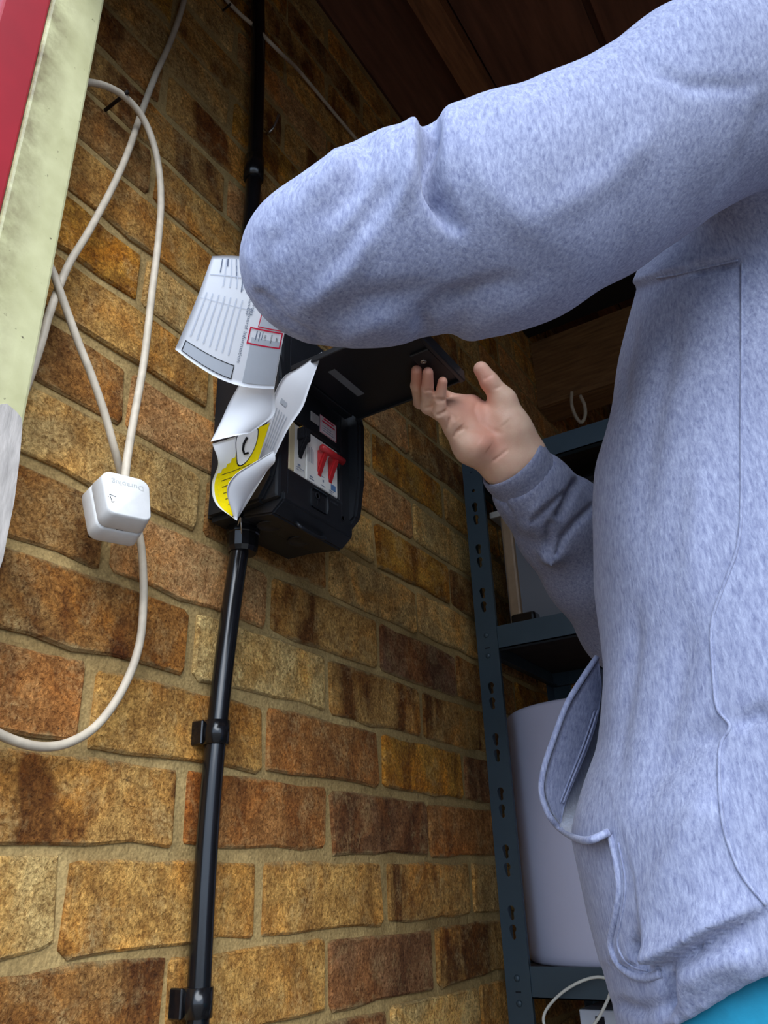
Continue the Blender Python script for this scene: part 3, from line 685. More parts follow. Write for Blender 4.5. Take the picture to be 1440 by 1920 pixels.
# things under the low shelf
wb = thing('white_carton', 'white carton with a black square on the shelf below the drum', 'box')
box('carton_body', (0.113, 0.735, -0.584), (0.24, 0.90, -0.184), mat('white_card', lin(206, 210, 220), 0.7, var=0.04), wb, 0.001, 1)
box('black_square', (0.134, 0.7344, -0.245), (0.146, 0.7352, -0.191), M_ink, wb)
lp = [(1150, 1838, 0.68), (1120, 1832, 0.69), (1085, 1842, 0.70), (1048, 1866, 0.71), (1022, 1898, 0.715), (1022, 1925, 0.72), (1048, 1950, 0.72), (1090, 1945, 0.715), (1118, 1915, 0.70), (1136, 1882, 0.69), (1145, 1860, 0.685)]
lp = [at(*q[:2], (RY0-0.008-CAM[1])/ray(*q[:2])[1]) for q in lp]
tag(tube('white_cord_loop', crm(lp), 0.0019, mat('white_cord', lin(224, 222, 210), 0.5), None, 8), 'thin white cord looping over the low beam of the rack', 'cord')
lp2 = [on(1, 1.235, *q) for q in ((1072, 735), (1072, 760), (1080, 782), (1090, 792), (1097, 780), (1096, 760), (1088, 742))]
tag(tube('hanging_loop', crm(lp2), 0.0045, M_flex, None, 8), 'dim loop of pale cord hanging below the cross beam', 'cord')

# ------------------------------------------------------------------ person
def surface_nets(Fv, org, h):
    nx, ny, nz = Fv.shape; neg = Fv < 0
    cs = np.zeros((nx-1, ny-1, nz-1), np.uint8)
    for dx in (0, 1):
        for dy in (0, 1):
            for dz in (0, 1): cs += neg[dx:nx-1+dx, dy:ny-1+dy, dz:nz-1+dz]
    act = (cs > 0) & (cs < 8); idx = -np.ones(act.shape, np.int64); I = np.argwhere(act); idx[act] = np.arange(len(I))
    acc = np.zeros((len(I), 3)); cnt = np.zeros(len(I))
    cor = [(a, b, c) for a in (0, 1) for b in (0, 1) for c in (0, 1)]
    for p in cor:
        for ax in range(3):
            if p[ax]: continue
            q = list(p); q[ax] = 1
            a = Fv[I[:, 0]+p[0], I[:, 1]+p[1], I[:, 2]+p[2]]; b = Fv[I[:, 0]+q[0], I[:, 1]+q[1], I[:, 2]+q[2]]
            m = (a < 0) != (b < 0); t = np.where(m, a/np.where(m, a-b, 1), 0)
            P = np.tile(np.array(p, float), (len(I), 1)); P[:, ax] += t
            acc[m] += P[m]; cnt += m
    V = org+h*(I+acc/cnt[:, None]); Q = []
    for ax in range(3):
        o1, o2 = [(1, 2), (2, 0), (0, 1)][ax]
        sl = [slice(1, -1)]*3; sl[ax] = slice(0, None)
        A_ = neg.take(range(0, neg.shape[ax]-1), ax); B_ = neg.take(range(1, neg.shape[ax]), ax)
        E1 = np.argwhere(A_ != B_)
        E1 = E1[(E1[:, o1] > 0) & (E1[:, o2] > 0) & (E1[:, o1] < act.shape[o1]) & (E1[:, o2] < act.shape[o2])]
        fl = A_[E1[:, 0], E1[:, 1], E1[:, 2]]
        def cell(d1, d2):
            c = E1.copy(); c[:, o1] -= d1; c[:, o2] -= d2; return idx[c[:, 0], c[:, 1], c[:, 2]]
        q = np.stack([cell(1, 1), cell(0, 1), cell(0, 0), cell(1, 0)], 1)
        q[~fl] = q[~fl][:, ::-1]; Q.append(q)
    Q = np.vstack(Q); Q = Q[(Q >= 0).all(1)]
    return V, Q
def grid(lo, hi, h):
    lo, hi = np.array(lo), np.array(hi); n = np.ceil((hi-lo)/h).astype(int)+1
    ax = [(lo[k]+h*np.arange(n[k])).astype(np.float32) for k in range(3)]
    return np.meshgrid(*ax, indexing='ij', sparse=True), lo
def cap(X, a, b, ra, rb):
    a, b = np.array(a, float), np.array(b, float); d = b-a; L2 = float(d@d)+1e-12
    t = (((X[0]-a[0])*d[0]+(X[1]-a[1])*d[1]+(X[2]-a[2])*d[2])/L2).clip(0, 1)
    return np.sqrt((X[0]-a[0]-t*d[0])**2+(X[1]-a[1]-t*d[1])**2+(X[2]-a[2]-t*d[2])**2)-(ra+(rb-ra)*t)
def smin(a, b, k):
    h = np.clip(0.5+0.5*(b-a)/k, 0, 1); return b*(1-h)+a*h-k*h*(1-h)
def chain(X, pts, rad, k=0.01):
    d = None
    for i in range(len(pts)-1):
        c = cap(X, pts[i], pts[i+1], rad[i], rad[i+1]); d = c if d is None else smin(d, c, k)
    return d
def ell(X, c, r):
    q = np.sqrt(((X[0]-c[0])/r[0])**2+((X[1]-c[1])/r[1])**2+((X[2]-c[2])/r[2])**2); return (q-1)*min(r)
def column(X, prof, n=2.4):
    z = X[2]; zs = [p[0] for p in prof]
    cx, cy, a, b = [np.interp(z, zs, [p[k] for p in prof]) for k in (1, 2, 3, 4)]
    rho = ((np.abs(X[0]-cx)/a)**n+(np.abs(X[1]-cy)/b)**n)**(1/n)
    return (rho-1)*np.minimum(a, b)
def quadmesh(name, V, Q, m, parent=None):
    me = bpy.data.meshes.new(name); me.vertices.add(len(V)); me.vertices.foreach_set('co', np.asarray(V, np.float32).ravel())
    me.loops.add(Q.size); me.loops.foreach_set('vertex_index', Q.ravel().astype(np.int32))
    me.polygons.add(len(Q)); me.polygons.foreach_set('loop_start', np.arange(0, Q.size, 4, dtype=np.int32))
    me.update(calc_edges=True); me.validate()
    return link(name, me, m, parent, True)
def lap(V, Q, it=2, lam=0.5):
    e = np.vstack([Q[:, [0, 1]], Q[:, [1, 2]], Q[:, [2, 3]], Q[:, [3, 0]]])
    deg = np.bincount(e.ravel(), minlength=len(V)).astype(float); deg[deg == 0] = 1
    for _ in range(it):
        s = np.stack([np.bincount(e[:, 0], V[e[:, 1], k], len(V))+np.bincount(e[:, 1], V[e[:, 0], k], len(V)) for k in range(3)], 1)
        V = V+lam*(s/deg[:, None]-V)
    return V
def normals(V, Q):
    n = np.cross(V[Q[:, 2]]-V[Q[:, 0]], V[Q[:, 3]]-V[Q[:, 1]]); o = np.zeros_like(V)
    for k in range(4):
        for a in range(3): o[:, a] += np.bincount(Q[:, k], n[:, a], len(V))
    return o/np.maximum(np.linalg.norm(o, axis=1), 1e-9)[:, None]
def project(V):
    v = V-CAM; d = v@CF; return 720+FOC*(v@CR)/d, 960-FOC*(v@CU)/d, d
def subdiv(V, Q):
    """one Catmull-like split: quads to four, then a light smoothing pass"""
    e = np.sort(np.vstack([Q[:, [0, 1]], Q[:, [1, 2]], Q[:, [2, 3]], Q[:, [3, 0]]]), 1)
    ue, inv = np.unique(e, axis=0, return_inverse=True); inv = inv.ravel(); n, nv, ne = len(Q), len(V), len(ue)
    VV = np.vstack([V, (V[ue[:, 0]]+V[ue[:, 1]])/2, V[Q].mean(1)])
    E_ = nv+inv.reshape(4, n).T; Fc = nv+ne+np.arange(n)
    QQ = np.vstack([np.stack([Q[:, k], E_[:, k], Fc, E_[:, k-1]], 1) for k in range(4)])
    return lap(VV, QQ, 2, 0.5), QQ
def polydist(px, py, poly):
    best = np.full(px.shape, 1e9); side = np.zeros(px.shape); par = np.zeros(px.shape); n = len(poly)-1
    for i in range(n):
        ax, ay = poly[i]; bx, by = poly[i+1]; dx, dy = bx-ax, by-ay; L2 = dx*dx+dy*dy
        t = (((px-ax)*dx+(py-ay)*dy)/L2).clip(0, 1); d = np.hypot(px-ax-t*dx, py-ay-t*dy)
        m = d < best; best[m] = d[m]; side[m] = np.sign(dx*(py-ay)-dy*(px-ax))[m]; par[m] = ((i+t)/n)[m]
    return best, side, par

# --- figure landmarks (metres)
SHL, SHR = np.array([0.575, 0.115, 0.50]), np.array([0.50, 0.525, 0.50])
ELL = at(592, 492, 0.548); WRL = np.array([0.265, 0.030, 0.500])
WRR = at(966, 872, 0.915); ELR = at(1180, 1165, 1.02)

def knit_material(name, col, dark):
    m, t, p, v = newmat(name, 0.95); p.inputs['Specular IOR Level'].default_value = 0.1
    p.inputs['Sheen Weight'].default_value = 0.12
    mp = N(t, 'ShaderNodeMapping'); mp.inputs['Scale'].default_value = (1, 1, 0.28); mp.inputs['Rotation'].default_value = (0.5, 0.9, 0.3)
    t.links.new(v, mp.inputs[0])
    he = noise(t, mp.outputs[0], 420, 5, 0.75, 0.3)
    c = ramp(t, he, 0.30, 0.68, dark, col)
    big = noise(t, v, 9, 3)
    c = mixc(t, 1.0, c, ramp(t, big, 0.3, 0.7, (0.94, 0.94, 0.95, 1), (1.05, 1.05, 1.05, 1)), 'MULTIPLY')
    t.links.new(c, p.inputs['Base Color'])
    b = bumpn(t, noise(t, mp.outputs[0], 420, 4, 0.7), 0.3, 0.0012)
    t.links.new(b, p.inputs['Normal'])
    return m
M_hood = knit_material('heather_grey_sweatshirt', lin(161, 166, 188), lin(106, 111, 140))
M_lining = knit_material('grey_fleece_lining', lin(190, 192, 202), lin(150, 152, 162))

# --- sweatshirt ------------------------------------------------------------
X, org = grid((0.12, -0.20, -0.19), (0.86, 0.80, 0.74), 0.0052)
TORSO = [(-0.20, 0.504, 0.30, 0.180, 0.190), (-0.13, 0.500, 0.30, 0.176, 0.190), (-0.06, 0.493, 0.30, 0.178, 0.192), (0.0, 0.488, 0.300, 0.177, 0.195), (0.06, 0.503, 0.302, 0.164, 0.195), (0.12, 0.508, 0.305, 0.158, 0.195),
         (0.20, 0.512, 0.308, 0.156, 0.195), (0.30, 0.528, 0.312, 0.156, 0.192), (0.38, 0.543, 0.325, 0.148, 0.182), (0.45, 0.558, 0.325, 0.140, 0.172), (0.52, 0.562, 0.320, 0.120, 0.14), (0.60, 0.560, 0.320, 0.09, 0.08), (0.76, 0.55, 0.32, 0.07, 0.07)]
tor = column(X, TORSO, 2.3)
hemz = np.clip(-0.140+0.5*(X[0]-0.346), -0.182, -0.084)
tor = np.maximum(tor, X[2]-0.585); tor = np.maximum(tor, hemz-X[2])
sh = chain(X, [SHL+[0.02, 0.03, 0.02], [0.555, 0.32, 0.555], SHR+[0, -0.02, 0.0]], [0.075, 0.062, 0.075], 0.03)
body = smin(tor, sh, 0.05)
hd = chain(X, [[0.60, 0.22, 0.585], [0.665, 0.32, 0.575], [0.60, 0.42, 0.585]], [0.035, 0.050, 0.035], 0.02)   # hood lying on the back
body = smin(body, hd, 0.025)
# near sleeve, shoulder to elbow, then forearm going away to the unit
st = [(1440, 160, 0.585, 0.069), (1300, 205, 0.580, 0.0720), (1180, 288, 0.573, 0.0700), (1090, 340, 0.567, 0.0735), (960, 400, 0.556, 0.0765), (905, 426, 0.5525, 0.0745), (838, 448, 0.549, 0.0580), (762, 450, 0.548, 0.0695), (690, 474, 0.547, 0.0650), (608, 494, 0.549, 0.0525)]
P = [SHL+[0.02, 0.0, 0.03]]+[at(*q[:3]) for q in st]; R_ = [0.072]+[q[3] for q in st]
armL = smin(chain(X, P[:7], R_[:7], 0.008), chain(X, P[6:], [.05]+R_[7:], 0.006), 0.003)
foreL = chain(X, [P[-1], P[-1]*0.62+WRL*0.38, P[-1]*0.25+WRL*0.75, WRL], [0.0525, 0.053, 0.047, 0.038], 0.01)
armL = smin(armL, foreL, 0.010)
# far sleeve
PR = [SHR, ELR, at(1112, 1075, 0.985), at(1052, 990, 0.955), at(1005, 925, 0.93), at(972, 884, 0.918)]
armR = chain(X, PR, [0.080, 0.066, 0.058, 0.050, 0.044, 0.041], 0.015)
armR = smin(armR, cap(X, at(1082, 925, 0.95), at(1100, 945, 0.955), 0.016, 0.020), 0.02)
for a, b, r in ((at(1012, 985, 0.905), at(1062, 942, 0.925), 0.007), (at(1030, 1050, 0.91), at(1078, 985, 0.93), 0.008)):
    armR = smin(armR, cap(X, a, b, r, r), 0.02)
sd = smin(body, armL, 0.005); sd = smin(sd, armR, 0.025)
sd = np.maximum(sd, -cap(X, [0.545, 0.32, 0.52], [0.53, 0.31, 0.80], 0.055, 0.068))     # neck opening
sd = np.maximum(sd, -cap(X, PR[-1]+(PR[-1]-PR[-2])*0.05, PR[-1]+(PR[-1]-PR[-2])*2.0, 0.034, 0.035))     # cuffs
dl = (WRL-P[-1])/np.linalg.norm(WRL-P[-1]); sd = np.maximum(sd, -cap(X, WRL+dl*0.01, WRL+dl*0.2, 0.030, 0.030))
# cut the rounded ends off the sleeves
cR = (PR[-1]-PR[-2])/np.linalg.norm(PR[-1]-PR[-2]); e = PR[-1]-cR*0.006
near = cap(X, PR[-1], PR[-1]+cR*0.05, 0.06, 0.06) < 0
sd = np.where(near, np.maximum(sd, (X[0]-e[0])*cR[0]+(X[1]-e[1])*cR[1]+(X[2]-e[2])*cR[2]), sd)
e2 = WRL+dl*0.012; near = cap(X, WRL, WRL+dl*0.06, 0.06, 0.06) < 0
sd = np.where(near, np.maximum(sd, (X[0]-e2[0])*dl[0]+(X[1]-e2[1])*dl[1]+(X[2]-e2[2])*dl[2]), sd)
sd = np.maximum(sd, -np.maximum(column(X, [(p[0], p[1], p[2], p[3]-0.014, p[4]-0.014) for p in TORSO], 2.3), X[2]-(hemz+0.05)))   # hem opening
V, Q = surface_nets(sd.astype(np.float64), org, 0.0052); V = lap(V, Q, 3, 0.5)
V, Q = subdiv(V, Q)
del sd, tor, body, armL, armR, near
# folds: (pixel polyline, half width in pixels, depth mm (minus = groove), kind, depth window)
FOLDS = [
 ([(806, 160), (806, 300), (816, 350), (840, 400), (870, 440)], 15, -20, 'g', 0, .70),
 ([(858, 150), (836, 262), (832, 320), (848, 380)], 20, 3, 'g', 0, .70),
 ([(776, 170), (774, 290), (764, 350), (735, 410)], 20, 7, 'g', 0, .70),
 ([(700, 215), (668, 320), (640, 372), (600, 425)], 22, -7, 'g', 0, .70),
 ([(655, 282), (625, 320), (580, 370), (540, 420)], 22, 5, 'g', 0, .70),
 ([(735, 330), (690, 400), (655, 470), (635, 540)], 26, -5, 'g', 0, .70),
 ([(700, 420), (660, 500), (600, 560), (540, 580)], 24, 5, 'g', 0, .70),
 ([(520, 420), (500, 490), (520, 560), (570, 610)], 22, -4, 'g', 0, .70),
 ([(788, 634), (800, 600), (840, 570), (900, 545), (980, 520)], 18, -8, 'g', 0, .72),
 ([(850, 650), (900, 610), (980, 570), (1060, 530)], 24, 5, 'g', 0, .72),
 ([(610, 600), (680, 570), (760, 560), (850, 545)], 26, -5, 'g', 0, .70),
 ([(640, 635), (700, 615), (760, 605)], 20, 4, 'g', 0, .70),
 ([(860, 240), (900, 330), (980, 420), (1080, 470)], 34, 3, 'g', 0, .70),
 ([(468, 560), (500, 604), (560, 642)], 7, -3, 'g', 0, .70),
 ([(492, 548), (532, 598), (600, 636)], 7, -3, 'g', 0, .70),
 ([(470, 470), (486, 530), (520, 580)], 9, 3, 'g', 0, .70),
 ([(1185, 85), (1230, 130), (1290, 160), (1380, 165), (1440, 150)], 16, -3, 'g', 0, .75),
 ([(1440, 175), (1405, 260), (1370, 320), (1330, 370)], 16, -3, 'g', 0, .75),
 ([(1230, 240), (1150, 330), (1050, 390), (940, 420)], 30, 3, 'g', 0, .70),
 ([(1085, 553), (1200, 530), (1300, 508), (1392, 488)], 60, 8, 's', .585, .95),
 ([(1300, 512), (1350, 500), (1392, 488)], 9, -9, 'g', .56, .95),
 ([(1360, 1360), (1300, 1390), (1250, 1440), (1200, 1520)], 26, -5, 'g', 0, .9),
 ([(1440, 1330), (1400, 1350), (1375, 1362)], 16, -6, 'g', 0, .9),
 ([(1340, 1480), (1290, 1580), (1240, 1680), (1200, 1740)], 30, 5, 'g', 0, .9),
 ([(1190, 1140), (1180, 1260), (1165, 1380), (1160, 1480)], 14, -3, 'g', 0, .9),
 ([(1290, 1160), (1260, 1300), (1230, 1420), (1200, 1560)], 26, -4, 'g', 0, .9),
 ([(1270, 600), (1230, 760), (1210, 900), (1205, 1050)], 22, -3, 'g', 0, .9),
 ([(1190, 600), (1175, 700), (1170, 800)], 12, -3, 'g', 0, .95),
 ([(1320, 880), (1300, 1020), (1290, 1150)], 24, 3, 'g', 0, .9),
 ([(1212, 1802), (1240, 1800), (1290, 1775), (1350, 1738), (1400, 1715), (1450, 1690)], 80, 17, 's', 0, .9),
 ([(1212, 1812), (1245, 1812), (1295, 1786), (1355, 1748), (1440, 1705)], 10, -5, 'g', 0, .9),
 ([(1210, 1760), (1208, 1790), (1216, 1812)], 12, -14, 'g', 0, .9),
 ([(1420, 1790), (1340, 1810), (1290, 1840), (1250, 1890)], 30, 9, 'g', 0, .9),
 ([(1262, 1820), (1258, 1870), (1240, 1915)], 12, -13, 'g', 0, .9),
 ([(1150, 1880), (1200, 1895), (1250, 1880)], 10, -6, 'g', 0, .9),
 # far sleeve
 ([(924, 904), (940, 930), (958, 960), (975, 1005)], 4, -3, 'g', .86, 1.1),
 ([(980, 875), (983, 900), (985, 915)], 5, -2, 'g', .86, 1.1),
 ([(1080, 905), (1068, 935), (1050, 965)], 8, -8, 'g', .86, 1.1),
 ([(1110, 950), (1080, 980), (1055, 1010), (1045, 1040)], 7, -5, 'g', .86, 1.1),
 ([(1000, 975), (1030, 950), (1060, 925)], 6, -3, 'g', .86, 1.1),
 ([(985, 1000), (1000, 960), (1040, 915)], 10, 3, 'g', .86, 1.1),
 ([(1030, 1050), (1028, 1010), (1032, 985)], 8, -4, 'g', .86, 1.1),
]
for rep in range(1):
    Nn = normals(V, Q); px, py, dd = project(V)
    view = CAM-V; view /= np.linalg.norm(view, axis=1)[:, None]
    facing = np.clip((Nn*view).sum(1)*3+0.55, 0, 1)
    disp = np.zeros(len(V))
    for poly, wd, amp, kd, d0, d1 in FOLDS:
        m = (dd > d0) & (dd < d1)
        if not m.any(): continue
        xs_, ys_ = zip(*poly); pad = wd*3
        m &= (px > min(xs_)-pad) & (px < max(xs_)+pad) & (py > min(ys_)-pad) & (py < max(ys_)+pad)
        ii = np.where(m)[0]
        dist, side, par = polydist(px[ii], py[ii], poly)
        taper = np.clip(np.minimum(par*5+0.3, (1-par)*2.2+0.05), 0, 1) if wd > 8 else 1.0
        if kd == 's':                       # overhanging fold: cloth swells towards the line and drops behind it
            sg = -side*dist
            prof = np.where(sg >= 0, np.exp(-sg/wd), np.exp(-(sg/5.0)**2))
        else: prof = np.exp(-(dist/wd)**2)
        disp[ii] += 0.001*amp*prof*taper*facing[ii]
    nz = 0
    for fx, fy, fz, am in ((31, 17, 23, .0011), (-19, 37, 29, .0009), (47, -29, 41, .0006), (13, 11, -19, .0014)):
        disp += am*np.sin(V[:, 0]*fx+V[:, 1]*fy+V[:, 2]*fz+fx)
    V = V+Nn*disp[:, None]
V = lap(V, Q, 1, 0.4)

# --- body under the clothes: one continuous skin ---------------------------
def right_hand(X):
    c5 = lambda x, y, t: at(740+x/4.8, 640+y/4.8, t)
    wA, wB = c5(1000, 1125, .912), c5(1165, 1035, .915)
    pk = [c5(545, 795, .882), c5(408, 645, .866), c5(408, 505, .857), c5(432, 362, .846)]
    rg = [c5(505, 690, .890), c5(300, 590, .874), c5(296, 430, .854), c5(300, 278, .838)]
    md = [c5(555, 600, .902), c5(232, 545, .895), c5(200, 400, .868), c5(198, 262, .846)]
    ix = [c5(690, 575, .918), c5(480, 520, .935), c5(360, 430, .915), c5(285, 330, .868)]
    th = [c5(1055, 800, .905), c5(985, 535, .900), c5(855, 365, .895), c5(778, 250, .893)]
    d = smin(cap(X, wA, wB, .021, .020), cap(X, c5(1085, 1100, .915), at(1010, 935, .935), .027, .027), .02)
    d = smin(d, cap(X, wA, c5(700, 930, .893), .020, .0215), .02)
    d = smin(d, cap(X, c5(700, 930, .893), pk[0], .0185, .0115), .015)
    d = smin(d, cap(X, c5(1000, 1060, .92), rg[0], .016, .0115), .015)
    d = smin(d, cap(X, c5(1050, 1000, .925), md[0], .016, .0115), .015)
    d = smin(d, cap(X, wB, ix[0], .017, .0112), .015)
    d = smin(d, cap(X, c5(850, 760, .915), c5(640, 680, .905), .017, .012), .02)
    d = smin(d, cap(X, wB, th[0], .019, .0205), .02)
    d = smin(d, cap(X, th[0], th[1], .0200, .0135), .016)
    d = smin(d, chain(X, th[1:], [.0132, .0105, .0088], .004), .008)
    hol = cap(X, c5(700, 700, .848), c5(800, 640, .856), .027, .026)
    k_ = .012; h_ = np.clip(0.5-0.5*(hol+d)/k_, 0, 1); d = d*(1-h_)+(-hol)*h_+k_*h_*(1-h_)
    for f, rr in ((pk, [.0098, .0076, .0064, .0054]), (rg, [.0102, .0080, .0068, .0058]), (md, [.0102, .0080, .0070, .0060]), (ix, [.0105, .0084, .0072, .0062])):
        base = cap(X, f[0], f[0]*0.45+f[1]*0.55, rr[0], rr[0]*.45+rr[1]*.55)
        d = smin(d, base, .006); d = smin(d, chain(X, f, rr, .003), .0016)
    for a, b, r in ((c5(470, 785, .864), c5(500, 690, .868), .0010), (c5(530, 865, .866), c5(600, 785, .872), .0012), (c5(380, 525, .8525), c5(440, 525, .854), .0008), (c5(880, 1085, .893), c5(1000, 985, .893), .0012), (c5(385, 665, .860), c5(455, 630, .862), .0009), (c5(280, 440, .853), c5(340, 435, .853), .0008)):
        d = d+0.0019*np.exp(-(np.maximum(cap(X, a, b, 0, 0), 0)/(0.0022+r*0.4))**2)
    return d
def left_hand(X):
    w0 = WRL+dl*0.004; f = np.array([-0.28, 0.95, 0.10]); f /= np.linalg.norm(f); s = np.array([0.9, 0.28, 0.10]); s /= np.linalg.norm(s); n = np.cross(s, f)
    g = lambda a, b, c: w0+f*a+s*b+n*c
    d = cap(X, WRL-dl*0.05, w0, .026, .024)
    for k, (b, L) in enumerate(((-0.030, .072), (-0.011, .084), (0.010, .080), (0.029, .062))):
        kn = g(.080, b, 0.004); d = smin(d, cap(X, g(.012, b*0.6, 0), kn, .016, .011), .014)
        p1 = g(.080+L*.42, b*1.08, .000); p2 = g(.080+L*.50, b*1.08, -.021); p3 = g(.080+L*.36, b*1.06, -.026)
        d = smin(d, chain(X, [kn, p1, p2, p3], [.0100, .0086, .0076, .0066], .004), .004)
    d = smin(d, chain(X, [g(.02, .022, -.004), g(.055, .050, -.010), g(.082, .056, -.018), g(.102, .052, -.024)], [.016, .0125, .0102, .0085], .006), .012)
    return d
M_skin, t_, p_, v_ = newmat('fair_skin', 0.55)
p_.inputs['Subsurface Weight'].default_value = 0.12; p_.inputs['Subsurface Radius'].default_value = (0.01, 0.004, 0.002); p_.inputs['Subsurface Scale'].default_value = 0.3
va = N(t_, 'ShaderNodeVertexColor', layer_name='blush')
cs = mixc(t_, va.outputs['Color'], lin(238, 200, 172), lin(226, 142, 120))
cs = mixc(t_, ramp(t_, noise(t_, v_, 70, 4, 0.6), 0.4, 0.75, (0, 0, 0, 1), (0.35, 0.35, 0.35, 1)), cs, lin(218, 150, 126))
t_.links.new(cs, p_.inputs['Base Color']); t_.links.new(bumpn(t_, noise(t_, v_, 520, 4), 0.25, 0.0008), p_.inputs['Normal'])
parts = []
h1 = 0.0015
X, org = grid(WRR+np.array([-.09, -.21, -.08]), WRR+np.array([.07, .09, .11]), h1)
parts.append(surface_nets(right_hand(X).astype(np.float64), org, h1))
h2 = 0.0028
X, org = grid(WRL+np.array([-.13, -.10, -.09]), WRL+np.array([.13, .21, .10]), h2)
parts.append(surface_nets(left_hand(X).astype(np.float64), org, h2))
h3 = 0.0075
X, org = grid((0.15, -0.15, -0.20), (0.78, 0.72, 0.88), h3)
HC = np.array([0.525, 0.318, 0.735])
b_ = column(X, [(p[0], p[1], p[2], max(p[3]-0.035, .045), max(p[4]-0.035, .045)) for p in TORSO], 2.3)
b_ = np.maximum(np.maximum(b_, X[2]-0.55), -0.17-X[2])
b_ = smin(b_, chain(X, [P[0]+np.array([0, .02, 0]), [0.555, 0.32, 0.53], SHR], [.036, .04, .045], .03), .03)
b_ = smin(b_, chain(X, [P[0]+np.array([0, .01, 0]), P[1], P[5], P[-1], WRL-dl*.04], [.040, .042, .042, .034, .026], .02), .03)
b_ = smin(b_, chain(X, [SHR, ELR, at(1010, 935, .935)], [.05, .04, .027], .02), .03)
b_ = smin(b_, cap(X, [0.55, 0.32, 0.52], [0.535, 0.319, 0.66], .055, .052), .03)
hd_ = smin(ell(X, HC+[0.012, 0, 0.012], (.095, .075, .093)), ell(X, HC+[-0.035, 0, -0.052], (.052, .050, .058)), .03)
hd_ = smin(hd_, cap(X, HC+[-.088, 0, .0], HC+[-.108, 0, -.028], .009, .013), .012)                  # nose
for s in (1, -1):
    hd_ = np.maximum(hd_, -(ell(X, HC+[-.098, s*.031, .008], (.016, .018, .012))))                     # eye sockets
    hd_ = smin(hd_, ell(X, HC+[-.078, s*.031, .006], (.012, .013, .011)), .004)
    hd_ = smin(hd_, ell(X, HC+[.012, s*.078, -.012], (.020, .009, .032)), .01)                          # ears
hd_ = smin(hd_, ell(X, HC+[-.084, 0, -.058], (.008, .022, .007)), .006)                              # lips
b_ = smin(b_, hd_, .02)
parts.append(surface_nets(b_.astype(np.float64), org, h3))
Vb, Qb, k = [], [], 0
for (v, q), it in zip(parts, (3, 3, 2)):
    v = lap(v, q, it, 0.5); Vb.append(v); Qb.append(q+k); k += len(v)
Vb, Qb = np.vstack(Vb), np.vstack(Qb)
px, py, dd = project(Vb); Nb = normals(Vb, Qb); vw = CAM-Vb; vw /= np.linalg.norm(vw, axis=1)[:, None]
fc = np.clip((Nb*vw).sum(1)*3+0.4, 0, 1)*(dd > .8)*(px < 1020); dp = np.zeros(len(Vb))
for wd, amp, poly in ((3.2, -1.5, [(462, 800), (492, 745), (500, 685)]), (3.2, -1.6, [(525, 872), (560, 815), (625, 782)]), (3.5, -1.1, [(625, 785), (760, 800), (900, 835)]),
                      (5, -1.5, [(745, 540), (722, 620), (760, 720), (850, 790), (960, 830)]), (3, -1.1, [(880, 1085), (950, 1030), (1015, 975)]),
                      (3, -1.2, [(375, 528), (455, 524)]), (3, -1.2, [(385, 668), (460, 628)]), (2.6, -1.0, [(260, 448), (350, 442)]), (3, -1.0, [(270, 600), (345, 590)]), (3, -0.9, [(905, 430), (960, 400)]), (3, -0.9, [(800, 345), (880, 300)]),
                      (9, 1.6, [(560, 700), (600, 760)]), (12, 1.4, [(760, 900), (850, 960)]), (14, 1.6, [(900, 620), (1000, 740)])):
    q = [(740+x/4.8, 640+y/4.8) for x, y in poly]; ds, _, pr = polydist(px, py, q)
    dp += 0.001*amp*np.exp(-(ds/wd)**2)*np.clip(np.minimum(pr, 1-pr)*6+.3, 0, 1)*fc
Vb = Vb+Nb*dp[:, None]
man = quadmesh('person', Vb, Qb, M_skin)
tag(man, 'person in pale grey hooded sweatshirt reaching up to open the black unit', 'person')
px, py, dd = project(Vb)
bl = np.zeros(len(Vb))
for (x, y, r, a) in ((798, 705, 26, .95), (812, 690, 18, .9), (828, 718, 22, .8), (785, 700, 22, 1.0), (900, 700, 26, .85), (912, 718, 22, .4), (925, 838, 34, .85), (905, 815, 28, .5), (870, 760, 34, .45), (905, 775, 34, .6), (890, 745, 30, .5), (840, 770, 30, .3)):
    bl += a*np.exp(-((px-x)**2+(py-y)**2)/r**2)
ca = man.data.color_attributes.new('blush', 'FLOAT_COLOR', 'POINT')
bl = np.clip(bl, 0, 1)*0.6*(dd > .8); ca.data.foreach_set('color', np.stack([bl, bl, bl, np.ones_like(bl)], 1).ravel().astype(np.float32))
# thumb and finger nails face away from the view; hair, clothes and shoes are children
hood = quadmesh('hooded_sweatshirt', V, Q, M_hood, man)
def cuff(name, c, d, r, l0, l1, sq=1.0):
    a = np.cross(d, [0, 0, 1.0]); a /= np.linalg.norm(a); b2 = np.cross(a, d)
    prof = [(r*0.985, l0), (r*1.03, l0+0.004)]+[(r*(1.02+0.012*math.sin(k*1.1)), l0+0.004+(l1-l0-0.008)*k/7) for k in range(1, 7)]+[(r, l1-0.003), (r*0.975, l1-0.0005), (r*0.94, l1), (r*0.90, l1-0.003), (r*0.88, l1-0.02)]
    VV, FF = [], []; n = 96
    for rr, h in prof:
        for k in range(n):
            t = 2*math.pi*k/n; q = rr*(1+0.006*math.cos(t*32)+0.012*math.sin(3*t+1))
            VV.append(c+d*h+a*q*math.cos(t)*sq+b2*q*math.sin(t))
    for i in range(len(prof)-1):
        for k in range(n): FF.append((i*n+k, i*n+(k+1) % n, (i+1)*n+(k+1) % n, (i+1)*n+k))
    return mesh(name, VV, FF, M_hood, hood, True)
cuff('cuff', PR[-1], cR, 0.0405, -0.036, 0.016)
cuff('cuff', WRL, dl, 0.037, -0.03, 0.014)
X, org = grid(HC+[-.11, -.11, -.06], HC+[.14, .11, .15], 0.006)
